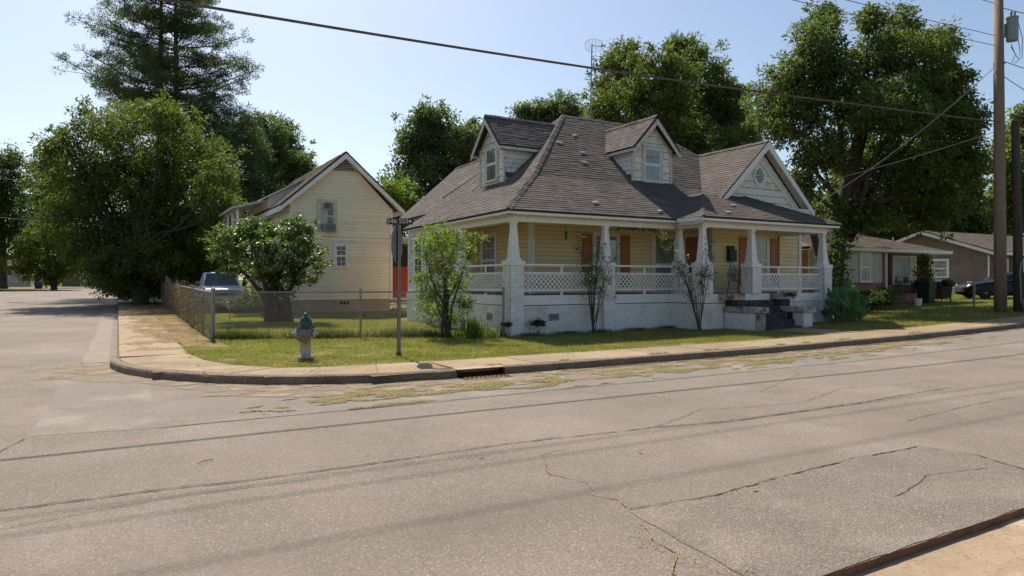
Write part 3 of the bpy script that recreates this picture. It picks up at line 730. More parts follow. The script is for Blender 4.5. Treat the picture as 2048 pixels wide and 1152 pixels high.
# piers first so that the nearest bricks are individual
def pier(cx, cy, z0, z1, hw, nearest=True):
    f1 = Fr((cx-hw, cy-hw, 0), (1,0,0), (0,-1,0)); f2 = Fr((cx-hw, cy+hw, 0), (0,-1,0), (-1,0,0))
    m = MB(); m.box(cx-hw+.001, cy-hw+.001, z0, cx+hw, cy+hw, z1); po = obj('pier', m, wbrick, H)
    bricks(H, f1, 0, 2*hw, z0, z1, wbrick, 'pier_face', .02); bricks(H, f2, 0, 2*hw-.001, z0, z1, wbrick, 'pier_face', .02)
    c = MB(); c.box(cx-hw-.025, cy-hw-.025, z1, cx+hw+.025, cy+hw+.025, z1+.13); obj('pier_cap', c, white, H, bevel=.012)
def column(cx, cy, z0, z1):
    m = MB(); m.frustum(cx, cy, z0, z0+.09, .175, .135); m.frustum(cx, cy, z0+.09, z1-.09, .132, .072); m.frustum(cx, cy, z1-.09, z1-.045, .08, .082); m.frustum(cx, cy, z1-.045, z1, .094, .1)
    return obj('column', m, white, H, bevel=.006)
BB = 3.27  # beam underside
PC = [(9.4,16.2),(12.55,16.2),(15.52,16.2),(15.36,15.04),(17.5,15.04),(21.05,15.04),(9.4,19.4)]
for i, (x, y) in enumerate(PC):
    z0 = -.1 if i in (0,1,6) else 1.235 if i in (2,) else 0 if i == 5 else 1.235
    hw = .215 if i not in (2,) else .18
    pier(x, y, z0, 2.06, hw)
    column(x, y, 2.19, BB)
found(FF(9.615, 16.1), 0, 2.72); found(FF(12.765, 16.1), 0, 2.5); found(FL(9.3, 19.185), 0, 2.77)
found(FL(9.3, 23.9), 0, 4.2); found(FL(15.12, 16.1), 0, 1.1); found(FF(15.1, 14.95), 0, 1.45); found(FF(18.5, 14.95), 0, 2.8); found(FL(15.13,15.9),0,.9) if 0 else None
f = FF(18.5, 14.95)
# porch floor and ceiling
m = MB(); m.box(9.35,16.15,FZ-.08,21.3,18.4,FZ); m.box(9.35,18.4,FZ-.08,11.35,23.9,FZ-.001); m.box(15.15,15.0,FZ-.08,21.3,16.15,FZ-.002); obj('porch_floor', m, floorm, H)
m = MB(); m.box(9.3,16.1,3.5,18.0,18.4,3.53); m.box(9.3,18.4,3.5,11.3,23.9,3.531); m.box(15.25,14.95,3.5,21.15,16.1,3.532); m.box(18.0,16.1,3.501,21.15,16.9,3.533); obj('porch_ceiling', m, ceilm, H)
# beams with dentil strip, fascia
def beam(fr, u0, u1, name='porch_beam'):
    m = MB(); fr.box(m, u0, u1, BB, 3.5, -.14, .1); fr.box(m, u0, u1, BB+.17, 3.5, .1, .13); fr.box(m, u0-.0, u1, 3.36, 3.395, .1, .118); b = obj(name, m, white, H)
    d = MB(); u = u0+.04
    while u < u1-.03: fr.box(d, u, u+.035, 3.4, 3.435, .13, .145); u += .085
    obj('dentil', d, white, b, kind='stuff')
beam(FF(9.4, 16.2), -.1, 5.86); beam(FL(9.4, 23.4), 0, 7.06); beam(FF(15.36, 15.04), -.1, 5.79); beam(FL(15.36, 16.05), 0, .87)
m = MB(); m.box(21.0,15.16,BB,21.2,16.85,3.5); obj('porch_beam', m, white, H)
def fascia(fr, u0, u1, z=3.44, n=.385, h=.12):
    m = MB(); fr.box(m, u0, u1, z, z+h, n-.03, n); fr.box(m, u0, u1, z+.002, z+.02, .1, n-.03); obj('fascia', m, white, H)
fascia(FF(9.0, 16.2), 0, 6.0); fascia(FL(9.4, 23.45), 0, 7.65); fascia(FF(15.0, 15.04), 0, 6.45); fascia(FL(15.36, 15.75), 0, 1.1)
fascia(Fr((21.05,14.65,0),(0,1,0),(1,0,0)), 0, 2.2)
# ---- lattice balustrades
SL = {}
def lattice(fr, u0, u1, v0=1.40, v1=1.83, key='lat', stuff=False):
    fm = MB(); fr.box(fm, u0, u1, v1, v1+.055, -.02, .05); fr.box(fm, u0, u1, v0-.055, v0, -.02, .05); fr.box(fm, u0, u1, 2.06, 2.115, -.02, .06)
    n = max(1, int((u1-u0)/1.4))
    for k in range(1, n+1):
        u = u0+(u1-u0)*k/(n+1); fr.box(fm, u-.035, u+.035, v1+.055, 2.06, .0, .035); fr.box(fm, u-.035, u+.035, FZ, v0-.055, .0, .035)
    P = obj('lattice_panel', fm, white, H)
    h = v1-v0; sp = .148; all_ = MB()
    for s in (1, -1):
        u = u0-h
        while u < u1:
            a, b = u, u+h
            # clip line between u0 and u1
            ta = max(0, (u0-a)/h); tb = min(1, (u1-a)/h)
            if tb-ta > .08:
                va, vb = (v0+h*ta, v0+h*tb) if s > 0 else (v1-h*ta, v1-h*tb)
                n0 = .018 if s > 0 else .028
                A = fr.p(a+h*ta, va, n0); B = fr.p(a+h*tb, vb, n0)
                full = ta == 0 and tb == 1
                kk = (s, fr.u.x, round(h, 3))
                if stuff: all_.beam(A, B, .038, .008, fr.n) if 0 else all_.beam(A, B, .046, .008, up=fr.n)
                elif full and kk in SL:
                    inst('slat', SL[kk], A, 0, P)
                else:
                    m = MB(); m.beam(A, B, .034, .008, up=fr.n)
                    if full:
                        me = bpy.data.meshes.new('slat'); me.from_pydata([tuple(Vector(q)-A) for q in m.v], [], m.f); me.materials.append(white); SL[kk] = me; inst('slat', me, A, 0, P)
                    else: obj('slat', m, white, P)
            u += sp
    if stuff: obj('slat', all_, white, P, kind='stuff')
lattice(FF(9.615, 16.2), 0, 2.72); lattice(FF(12.765, 16.2), 0, 2.57); lattice(FL(9.4, 19.185), 0, 2.77); lattice(FF(17.715, 15.04), 0, 3.12)
lattice(FL(15.36, 16.0), 0, .69, stuff=True); lattice(FL(9.4, 22.0), 0, 2.3, stuff=True)
# ---- house walls behind the porch
E = .135
boards(H, FF(11.35, 18.4), [(0,FZ),(6.35,FZ),(6.35,3.5),(0,3.5)], E, siding, 'front_wall', joint='porch_joint_shade')
boards(H, FL(11.35, 23.9), [(0,FZ),(5.5,FZ),(5.5,3.5),(0,3.5)], E, siding, 'side_wall', joint='porch_joint_shade')
boards(H, FL(17.7, 18.4), [(0,FZ),(1.5,FZ),(1.5,3.5),(0,3.5)], E, siding, 'side_wall', joint='porch_joint_shade')
boards(H, FF(17.7, 16.9), [(0,FZ),(3.35,FZ),(3.35,3.5),(0,3.5)], E, siding, 'front_wall', joint='porch_joint_shade')
boards(H, FF(21.15, 16.9), [(0,.2),(1.1,.2),(1.1,4.2),(0,4.2)], E, siding, 'front_wall', joint='porch_joint_shade')
# enclosed room at the end of the side porch, pale siding
boards(H, FL(9.4, 23.9), [(0,1.24),(1.9,1.24),(1.9,3.5),(0,3.5)], E, sidingw, 'room_wall')
boards(H, FF(9.4, 22.0), [(0,1.24),(1.9,1.24),(1.9,3.5),(0,3.5)], E, siding, 'room_wall', joint='porch_joint_shade')
m = MB(); m.box(9.36,23.82,-.1,9.5,23.98,3.6); obj('corner_board', m, white, H)
m = MB(); m.box(11.24,18.3,FZ,11.4,18.45,3.5); obj('corner_board', m, white, H)
m = MB(); m.box(17.6,16.8,FZ,17.74,16.95,3.5); obj('corner_board', m, weath, H)
m = MB(); m.box(22.2,16.84,.1,22.34,17.0,4.25); obj('corner_board', m, white, H)
m = MB(); m.box(11.5,24.0,-.1,22.3,28.0,4.3); m.box(17.9,17.05,-.1,22.28,24.0,3.4); m.box(11.5,18.55,0,17.9,24.0,3.4); m.box(11.2,24,3.4,15.8,28,4.4); obj('rear_body', m, siding, H)
# windows and shutters
window(H, FF(11.35,18.4), 2.45,3.4, 1.5,3.18, 3,2, trim=.1)
window(H, FF(11.35,18.4), 5.05,6.0, 1.25,3.18, 1,1, trim=.1, cm=curt)
window(H, FL(11.35,21.7), 0,.95, 1.5,3.2, 3,2, trim=.11)
window(H, FF(17.7,16.9), 1.95,2.75, 1.6,3.15, 1,1, trim=.12)
window(H, FL(9.4,23.5), .2,.9, 1.9,3.1, 2,2, trim=.09)
def shutter(fr, u0, u1, v0, v1):
    m = MB(); fr.box(m, u0, u1, v0, v1, .026, .045); b = .05
    for a, c, d, e in ((u0,u0+b,v0,v1),(u1-b,u1,v0,v1),(u0+b,u1-b,v0,v0+b),(u0+b,u1-b,v1-b,v1),(u0+b,u1-b,v0+.5,v0+.56)): fr.box(m, a, c, d, e, .045, .058)
    s = obj('shutter', m, orange, H, bevel=.003)
for a in (1.92, 3.52): shutter(FF(11.35,18.4), a, a+.42, 1.45, 3.2)
for a in (1.3, 2.92): shutter(FF(17.7,16.9), a, a+.42, 1.5, 3.18)
# door on the side of the wing, orange
m = MB(); fr = FL(17.7, 18.2); fr.box(m, .1, .95, FZ, 3.2, .02, .05); obj('front_door', m, orange, H)
m = MB(); fr.box(m, 0, .1, FZ, 3.3, .02, .07); fr.box(m, .95, 1.05, FZ, 3.3, .02, .07); fr.box(m, .1, .95, 3.2, 3.3, .02, .07); obj('door_frame', m, white, H)
# house number on the fourth column
for k, ch in enumerate('549'):
    z = 2.92-.17*k; t = text_mb(ch, .13, FF(15.36, 15.04), -.0+.01, z, .075+.055*((3.15-z)/.8)+.008, .004); obj('numeral', t, black, H)
# foundation vents
def vent(fr, u, v, w_, h_, grey=True):
    m = MB(); fr.box(m, u-w_/2, u+w_/2, v-h_/2, v+h_/2, .0, .014); o = obj('vent', m, MATS['dark_interior'], H)
    m = MB(); b = .02
    for a, c, d, e in ((u-w_/2,u-w_/2+b,v-h_/2,v+h_/2),(u+w_/2-b,u+w_/2,v-h_/2,v+h_/2),(u-w_/2+b,u+w_/2-b,v-h_/2,v-h_/2+b),(u-w_/2+b,u+w_/2-b,v+h_/2-b,v+h_/2)): fr.box(m, a, c, d, e, .014, .03)
    for i in range(1, 6): fr.box(m, u-w_/2+b, u+w_/2-b, v-h_/2+h_*i/6-.006, v-h_/2+h_*i/6+.006, .014, .024)
    for i in range(1, 9): fr.box(m, u-w_/2+w_*i/9-.004, u-w_/2+w_*i/9+.004, v-h_/2+b, v+h_/2-b, .013, .022)
    obj('grille', m, greybox, o)
vent(FF(9.67,16.1), .98, .62, .34, .2); vent(FL(9.3,19.13), 1.75, .6, .34, .22)
m = MB(); fr = FF(15.1,14.95)
m.prism([fr.p(.55,-.05,.012), fr.p(.95,-.05,.012), fr.p(.72,.14,.012)], (0,-.004,0)); obj('wall_hole', m, dark_int, H)
# ---- steps and cheek walls
def block(x0,y0,z0,x1,y1,z1,mat,name,bev=.012): m = MB(); m.box(x0,y0,z0,x1,y1,z1); return obj(name, m, mat, H, bevel=bev)
stepm = noise_mat('mossy_step', (.065,.055,.05), (.035,.03,.027), scale=6, rough=.9, bump=.5, bscale=30, speck=(.16,.14,.12), spscale=9)
for k in range(5):
    block(16.55, 13.72+.26*k, 0, 18.2, 14.95, .26+.192*k, stepm, 'step', .008)
block(16.5, 14.9, .99, 18.5, 15.1, 1.232, white, 'threshold')
bricks(H, FL(16.16, 14.9), 0, 1.2, 0, .68, wbrick, 'cheek_wall', .38); bricks(H, FF(16.16,13.7), 0, .38, 0, .68, wstain, 'cheek_wall', .1)
block(16.1, 13.62, .68, 16.62, 14.93, .86, wstain, 'cheek_cap', .02)
block(16.2, 14.45, .86, 16.5, 14.93, 1.05, stepm, 'cheek_block'); block(15.9, 14.5, 1.05, 16.62, 14.97, 1.25, wstain, 'cheek_cap', .02)
block(18.28, 13.8, 0, 18.62, 14.93, .66, stepm, 'cheek_wall'); bricks(H, FF(18.26,13.7), 0, .42, 0, .66, wbrick, 'cheek_pier', .38)
block(18.2, 13.62, .66, 18.76, 14.93, .84, wstain, 'cheek_cap', .02); block(18.3, 14.45, .84, 18.6, 14.93, 1.05, stepm, 'cheek_block'); block(18.2, 14.5, 1.05, 18.95, 14.97, 1.24, wstain, 'cheek_cap', .02)

# ================================================================== roofs
def rf(p, name='roof', mat=shing, **k): return shingles(H, p, mat, name=name, fmat=deck, **k)
def ridge_cap(a, b, n=None, w_=.11, name='ridge_cap'):
    a, b = Vector(a), Vector(b); L = (b-a).length; n = n or int(L/.17); mb = MB()
    for k in range(n):
        p = a+(b-a)*(k/n); q = a+(b-a)*((k+1.25)/n); j = Vector((rj(.008), rj(.008), rj(.008)))
        d = (q-p).normalized(); s = d.cross(Vector((0,0,1))).normalized()*w_; up = Vector((0,0,.018)); dn = Vector((0,0,-.075 if abs(d.z) < .2 else -.055))
        mb.face([p+j+up*1.9, q+j+up, q+j+s+dn, p+j+s+dn+up*.8]); mb.face([p+j+up*1.9, p+j-s+dn+up*.8, q+j-s+dn, q+j+up])
        mb.face([p+j+up*1.9, p+j+s+dn+up*.8, p+j+s+dn-up*.4, p+j-up*.4]); mb.face([p+j+up*1.9, p+j-up*.4, p+j-s+dn-up*.4, p+j-s+dn+up*.8])
    return obj(name, mb, shing, H, kind='stuff')
A1 = (14.5,21.3,7.86); A2 = (18.6,21.3,7.86)
rf([(11.1,17.9,4.9),(22.0,17.9,4.9),A2,A1]); rf([(11.1,17.9,4.9),A1,(13.3,22.5,6.8),(11.1,22.5,4.88)])
rf([(10.4,22.0,4.28),(13.3,22.0,6.82),(13.3,28.1,6.72),(10.4,28.1,4.2)], expo=.15)
rf([(13.3,22.5,6.8),(15.9,22.5,4.5),(15.9,28.1,4.5),(13.3,28.1,6.7)], expo=.3, wid=1)
rf([(22.0,17.9,4.9),(22.0,24.7,4.9),A2]); rf([A1,(11.1,24.7,4.9),(22,24.7,4.9),A2], expo=.3, wid=1)
rf([(8.98,15.78,3.56),(18.2,15.78,3.56),(18.2,17.95,4.93),(11.1,17.9,4.9)]); rf([(8.98,15.78,3.56),(11.1,17.9,4.9),(11.1,23.5,4.86),(8.98,23.5,3.5)])
WR = 6.62
rf([(17.55,16.5,4.27),(20.08,16.5,WR),(20.08,20.5,WR),(17.55,20.5,4.27)]); rf([(22.61,16.5,4.27),(22.61,20.5,4.27),(20.08,20.5,WR),(20.08,16.5,WR)])
rf([(14.98,14.63,3.56),(21.47,14.63,3.56),(19.2,16.9,4.62),(17.25,16.9,4.62)]); rf([(14.98,14.63,3.56),(17.25,16.9,4.62),(17.25,17.6,4.62),(14.98,17.6,3.55)])
rf([(21.47,14.63,3.56),(21.47,16.9,3.56),(19.2,16.9,4.62)])
ridge_cap((11.1,17.9,4.93),(14.5,21.3,7.89)); ridge_cap((8.98,15.78,3.58),(11.1,17.9,4.94)); ridge_cap(A1,A2); ridge_cap((20.08,16.5,WR+.02),(20.08,20.2,WR+.02))
ridge_cap((14.98,14.63,3.58),(17.2,16.85,4.63)); ridge_cap((21.47,14.63,3.58),(19.25,16.85,4.63)); ridge_cap((22,17.9,4.92),A2); ridge_cap((13.3,22,6.84),(13.3,28.1,6.74))
for (x,y,z,a) in ((12.3,16.35,0,.3),(13.2,19.6,1,-.2),(13.9,19.2,1,.1),(14.2,20.1,1,.4),(13.6,18.7,1,0),(14.6,16.1,0,.3),(17.4,15.7,2,.2),(16.4,15.0,2,.2)):
    zz = 3.56+(y-15.78)*.648 if z == 0 else 4.9+(y-17.9)*.87 if z == 1 else 3.56+(y-14.63)*.467
    m = MB(); sl_ = .648 if z == 0 else .87 if z == 1 else .467
    c, s = math.cos(a), math.sin(a); q = [(-.14,-.04),(.14,-.04),(.12,.05),(-.13,.04)]
    m.prism([(x+u*c-v*s, y+u*s+v*c, zz+(u*s+v*c)*sl_+.05) for u, v in q], (0,0,.015)); obj('loose_shingle', m, tar, H)
# ---- dormers
def dormer(cx, cy, dirx):
    """gabled dormer; local frame: n = outward face normal"""
    if dirx: fr = Fr((11.2, cy, 0), (0,-1,0), (-1,0,0)); back = 2.65
    else: fr = Fr((cx, 18.1, 0), (1,0,0), (0,-1,0)); back = 2.75
    hw = .87; ez = 6.27; pz = 7.2
    boards(H, fr, [(-hw,4.92),(hw,4.92),(hw,ez),(0,pz-.12),(-hw,ez)], .245, sidingc, 'dormer_wall', t1=.02, jit=.004)
    for s in (-1, 1):
        f2 = Fr(fr.p(s*hw, 0, 0), tuple(-fr.n*1), tuple(fr.u*s)) 
        z0 = 4.95
        skip = (1,) if (dirx and s > 0) or (not dirx and s < 0) else ()
        boards(H, f2, [(0.03,z0),(1.5,ez),(0,ez)], .16, sidingw, 'dormer_side', jit=.006, skip=skip) if s*(-1 if dirx else 1) < 0 or 1 else None
        m = MB(); fr.box(m, s*hw-.07 if s > 0 else s*hw-.045, s*hw+.045 if s > 0 else s*hw+.07, 4.92, ez, .0, .045); obj('corner_board', m, weath, H)
    # roof
    ov, eo, sl_ = .3, .2, (pz-ez)/hw
    for s in (-1, 1):
        rf([fr.p(s*(hw+eo), ez-eo*sl_+.1, ov), fr.p(0, pz+.1, ov), fr.p(0, pz+.1, -back), fr.p(s*(hw+eo), ez-eo*sl_+.1, -back)], 'dormer_roof', expo=.13)
        # rake board
        a = fr.p(0, pz+.0, ov+.012); b = fr.p(s*(hw+eo-.01), ez-eo*sl_+.0, ov+.012)
        m = MB(); m.prism([a, b, b-Vector((0,0,.15)), a-Vector((0,0,.19))], fr.n*-.03); obj('rake_board', m, weath, H)
        m = MB(); m.prism([fr.p(0,pz-.1,.03), fr.p(s*(hw-.05),ez-.02,.03), fr.p(s*(hw-.05),ez-.12,.03), fr.p(0,pz-.22,.03)], fr.n*.012); obj('frieze_board', m, weath, H)
        m = MB(); q0 = fr.p(s*(hw+eo+.003), ez-eo*sl_-.06, ov); q1 = fr.p(s*(hw+eo+.003), ez-eo*sl_-.06, -1.35)
        m.prism([q0, q1, q1+Vector((0,0,.11)), q0+Vector((0,0,.11))], fr.u*s*-.03); m.prism([q0, q1, q1-fr.u*s*eo, q0-fr.u*s*eo], (0,0,.012)); obj('fascia', m, weath, H)
    ridge_cap(fr.p(0,pz+.13,ov), fr.p(0,pz+.13,-back+.1), w_=.085)
    window(H, fr, -.36, .36, 5.1, 6.22, 1, 1, trim=.1, tm=weath, sm=noise_mat('vinyl_sash', (.7,.7,.69), (.64,.64,.63), scale=5, rough=.4), cm=curt)
    return fr
fd = dormer(0, 20.75, True); dormer(16.05, 0, False)
m = MB(); m.beam((11.6,19.86,5.35),(11.95,19.78,5.12),.02,.14,up=(0,0,1)); obj('broken_board', m, sidingw, H)
# ---- big front gable
fr = FF(20.08, 16.9); hw = 2.36; sg = (WR-4.27)/2.53
boards(H, fr, [(-hw,4.22),(hw,4.22),(0,4.22+hw*sg)], .245, sidingc, 'gable_wall', t1=.02, jit=.003)
for s in (-1, 1):
    a = fr.p(0, WR-.03, .425); b = fr.p(s*2.55, 4.2, .425)
    m = MB(); m.prism([a, b, b-Vector((0,0,.2)), a-Vector((0,0,.26))], fr.n*-.035); obj('rake_board', m, white, H)
    m = MB(); m.prism([fr.p(0,WR-.33,.028), fr.p(s*2.3,4.19,.028), fr.p(s*1.95,4.19,.028), fr.p(0,WR-.72,.028)], fr.n*.02); obj('frieze_board', m, white, H)
    m = MB(); m.prism([fr.p(0,WR-.1,.39), fr.p(s*2.5,4.17,.39), fr.p(s*2.5,4.17,.02), fr.p(0,WR-.1,.02)], (0,0,.02)); obj('soffit', m, weath, H)
m = MB(); fr.box(m, -1.62, 1.62, 4.72, 4.92, .026, .045); obj('belt_board', m, white, H)
m = MB(); fr.box(m, .7, 2.52, 4.0, 4.24, .02, .38); fr.box(m, .7, 2.56, 4.24, 4.29, .02, .43); obj('eave_return', m, white, H, bevel=.01)
m = MB(); c = fr.p(-.05, 5.42, .02)
def oval(r1, r2, d0, d1):
    i0 = len(m.v)
    for r, d in ((r2,d0),(r1,d0),(r1,d1),(r2,d1)):
        for j in range(28): a = 2*math.pi*j/28; m.v.append(tuple(c+fr.u*r*.9*math.cos(a)+Vector((0,0,r*1.08*math.sin(a)))+fr.n*d))
    for k in range(4):
        for j in range(28): a = i0+k*28+j; b = i0+k*28+(j+1)%28; e = i0+((k+1)%4)*28; m.f.append((a,b,e+(j+1)%28,e+j))
oval(.25,.33,0,.05); vt = obj('gable_vent', m, white, H)
m = MB(); m.face([c+fr.u*.24*math.cos(a)+Vector((0,0,.28*math.sin(a)))+fr.n*.008 for a in [2*math.pi*j/24 for j in range(24)]]); obj('vent_dark', m, dark_int, vt)
for k in range(7):
    z = -.21+.07*k; w_ = .235*math.sqrt(max(.05, 1-(z/.29)**2)); m = MB()
    m.hexa([c+fr.u*-w_+Vector((0,0,z-.014))+fr.n*.04, c+fr.u*w_+Vector((0,0,z-.014))+fr.n*.04, c+fr.u*w_+Vector((0,0,z+.02))+fr.n*.01, c+fr.u*-w_+Vector((0,0,z+.02))+fr.n*.01]+[c+fr.u*q*w_+Vector((0,0,zz+.01))+fr.n*dd for q, zz, dd in ((-1,z-.014,.04),(1,z-.014,.04),(1,z+.02,.01),(-1,z+.02,.01))])
    obj('louvre', m, white, vt)
# damaged soffit panel beside the bay eave
m = MB(); m.box(15.0,14.66,3.35,15.03,15.7,3.47); obj('damaged_trim', m, weath, H)

# ================================================================== things on the porch
def onporch(): pass
mbx = thing('mailbox', 'black wall mailbox with newspaper hooks beside the orange shutter', 'mailbox', (18.55,16.85,2.5)); fr = FF(18.55,16.87)
m = MB(); fr.box(m, -.17, .17, 2.32, 2.72, .01, .16); obj('box', m, black, mbx, bevel=.01)
m = MB(); fr.box(m, -.18, .13, 2.72, 2.86, .01, .1); obj('lid', m, black, mbx, bevel=.01)
for u in (-.1,0,.1): m = MB(); m.tube([fr.p(u,2.32,.05), fr.p(u,2.2,.06), fr.p(u+.02,2.17,.1)], .006, 5); obj('hook', m, black, mbx)
ch = thing('porch_chair', 'grey round-backed plastic chair on the porch in front of the yellow wall', 'chair', (18.35,16.0,FZ)); cx, cy = 18.1, 16.1
chm = noise_mat('grey_plastic', (.2,.2,.2), (.15,.15,.15), scale=5, rough=.5)
m = MB(); m.hexa([(cx-.24,cy-.24,FZ+.42),(cx+.24,cy-.24,FZ+.42),(cx+.22,cy+.2,FZ+.4),(cx-.22,cy+.2,FZ+.4),(cx-.24,cy-.24,FZ+.45),(cx+.24,cy-.24,FZ+.45),(cx+.22,cy+.2,FZ+.43),(cx-.22,cy+.2,FZ+.43)]); obj('seat', m, chm, ch, bevel=.01)
m = MB(); P = [(cx+.27*math.cos(t), cy+.2+.06*math.sin(t), FZ+.5+.42*math.sin(t)) for t in [math.pi*k/12 for k in range(13)]]
m.tube(P, .022, 6)
for k in range(1, 6):
    t = -.2+.067*k*1.0; m.beam((cx+t,cy+.22,FZ+.45),(cx+t*1.05,cy+.25,FZ+.86),.045,.012,up=(0,1,0))
obj('backrest', m, chm, ch)
for s in (-1,1):
    for t in (-1,1): m = MB(); m.tube([(cx+s*.22,cy+t*.2,FZ+.42),(cx+s*.26,cy+t*.24,FZ)], .02, 6); obj('leg', m, chm, ch)
    m = MB(); m.tube([(cx+s*.27,cy+.2,FZ+.62),(cx+s*.27,cy-.22,FZ+.62),(cx+s*.25,cy-.24,FZ+.42)], .02, 6); obj('armrest', m, chm, ch)
c2 = thing('wooden_chair', 'dark wooden chair standing behind the porch pillar', 'chair', (18.9,16.3,FZ)); x, y = 18.95,16.3; wd_ = noise_mat('dark_wood', (.12,.05,.03), (.08,.035,.02), scale=8, rough=.5)
m = MB(); m.box(x-.2,y-.2,FZ+.42,x+.2,y+.2,FZ+.46); obj('seat', m, wd_, c2, bevel=.01)
m = MB()
for s in (-1,1): m.box(x+s*.18-.02,y+.17,FZ+.46,x+s*.18+.02,y+.21,FZ+.95)
for z in (.6,.74,.88): m.box(x-.16,y+.175,FZ+z,x+.16,y+.2,FZ+z+.05)
obj('backrest', m, wd_, c2)
for s in (-1,1):
    for t in (-1,1): m = MB(); m.box(x+s*.18-.02,y+t*.18-.02,FZ,x+s*.18+.02,y+t*.18+.02,FZ+.42); obj('leg', m, wd_, c2)
pl = thing('porch_light', 'small round ceiling lamp under the porch roof by the corner column', 'lamp', (10.7,17.3,3.5))
m = MB(); m.lathe([(.05,0),(.13,-.02),(.15,-.06),(.1,-.12),(.02,-.14)], (10.7,17.3,3.5), 16); obj('shade', m, curtw, pl, smooth=True)
wc = thing('hanging_feeder', 'thin hanging feeder with a green tuft at the porch beam', 'feeder', (11.35,16.6,3.3))
m = MB(); m.tube([(11.35,16.5,3.4),(11.35,16.5,3.05)], .006, 5); obj('cord', m, black, wc)
m = MB(); m.lathe([(.01,0),(.07,-.05),(.03,-.08),(.03,-.2),(.06,-.22),(.01,-.25)], (11.35,16.5,3.1), 12); obj('body', m, noise_mat('feeder_green', (.04,.1,.05), (.06,.05,.04), scale=20), wc, smooth=True)
# antenna on the ridge
an = thing('grid_antenna', 'white grid dish antenna on a tall thin mast above the roof ridge', 'antenna', (16.05,21.9,7.2))
ax, ay = 16.25, 21.95
m = MB(); m.tube([(ax,ay,7.3),(ax+.05,ay,9.2),(ax+.1,ay,11.05)], .024, 8); obj('mast', m, galv, an)
for dx, dy in ((.5,.3),(-.5,.3),(0,-.5)): m = MB(); m.tube([(ax+.02,ay,8.6),(ax+dx,ay+dy,7.5)], .01, 5); obj('guy_rod', m, galv, an)
def dish(u, v): # local: x right, z up ; curvature towards camera
    d = .55*(u*u); e = .35*(v*v)
    rr = Vector((.93,-.36,0)); nn = Vector((.5,-.6,.0)).normalized(); k_ = (abs(u/.36)**3.2+abs(v/.26)**3.2)**(1/3.2); k_ = max(abs(u/.36), abs(v/.26))/k_ if k_ > 0 else 1; u *= k_; v *= k_
    return Vector((ax+.1,ay,11.0))+rr*u+Vector((0,0,v+u*.06))+nn*(d+e)
m = MB(); n = 13
for k in range(n+1):
    v = -.26+.52*k/n; m.tube([dish(-.36+.72*j/8, v*(1-.12*abs(-1+2*j/8))) for j in range(9)], .003, 3)
for u in (-.36,-.14,0,.14,.36): m.tube([dish(u, (-.26+.52*j/5)*(1-.12*abs(u)/.36)) for j in range(6)], .006, 4)
for v in (-.26,.26): m.tube([dish(-.36+.72*j/8, v*(1-.12*abs(-1+2*j/8))) for j in range(9)], .008, 4)
obj('dish_grid', m, noise_mat('antenna_white', (.45,.47,.5), (.38,.4,.43), scale=4), an)
m = MB(); m.tube([dish(0,0), dish(0,0)+Vector((.25,-.3,-.08))], .014, 5); m.lathe([(.035,0),(.04,.06),(.01,.08)], dish(0,0)+Vector((.25,-.3,-.1)), 8); obj('feed_horn', m, galv, an)
# ================================================================== yellow two-storey house behind
def part(root, name, mat, bev=0, **kw):
    m = MB(); return m
Y = thing('two_storey_house', 'tall narrow cream clapboard house with steep gable and window air conditioner behind the wire fence', 'house', (6.56, 30.9, .3))
Hs = H; H = Y
BUDGET['house'] = 0
fr = FF(6.56, 30.9); W_ = 4.7; cxg = 2.38
zL, zR, zP = 5.25, 5.0, 7.35
boards(Y, fr, [(0,.78),(W_,.78),(W_,zR),(cxg,zP),(0,zL)], .15, sidingn, 'gable_wall', t1=.02, jit=.002, joint='faint_joint_shade', gap=.006)
boards(Y, FL(6.56, 41), [(0,.78),(10.1,.78),(10.1,5.2),(0,5.2)], .3, sidingn, 'side_wall', stuff=True)
m = MB(); m.box(6.5,30.95,0,11.2,41,.78); obj('foundation', m, brick_mat('tan_block', (.48,.37,.28), (.42,.32,.24), (.36,.28,.21)), Y)
m = MB(); m.box(6.65,31.05,.78,11.2,40.9,5.0); obj('house_body', m, sidingn, Y)
for u in (-.02, W_-.1): m = MB(); fr.box(m, u, u+.12, .76, zR+(.15 if u < 0 else 0), .0, .045); obj('corner_board', m, white, Y)
sl_ = (zP-zL)/cxg
def yroof(s, u_out, zo, back, nm='roof'):
    return shingles(Y, [fr.p(u_out, zo, .45), fr.p(cxg, zP+.14, .45), fr.p(cxg, zP+.14, -back), fr.p(u_out, zo, -back)], shing2, expo=.16, name=nm, fmat=deck)
ua, ub = -.5, W_+.45
za = zP+.14-(cxg-ua)*sl_; zb = zP+.14-(ub-cxg)*sl_
yroof(-1, ua, za, 10.2); yroof(1, ub, zb, 10.2)
for s, uo, zo in ((-1, ua, za), (1, ub, zb)):
    a = fr.p(cxg, zP+.05, .465); b = fr.p(uo, zo-.09, .465)
    m = MB(); m.prism([a, b, b-Vector((0,0,.2)), a-Vector((0,0,.24))], fr.n*-.035); obj('rake_board', m, white, Y)
    m = MB(); m.prism([fr.p(cxg,zP-.05,.4), fr.p(uo,zo-.2,.4), fr.p(uo,zo-.2,0), fr.p(cxg,zP-.05,0)], (0,0,.02)); obj('soffit', m, weath, Y)
    m = MB(); m.prism([fr.p(uo,zo-.28,.43), fr.p(uo,zo-.28,-10), fr.p(uo,zo-.06,-10), fr.p(uo,zo-.06,.43)], fr.u*.03); obj('fascia', m, white, Y)
m = MB(); m.prism([fr.p(cxg-.62,zP-.72,.024), fr.p(cxg+.62,zP-.72,.024), fr.p(cxg,zP-.14,.024)], (0,-.012,0)); vt = obj('gable_vent', m, weath, Y)
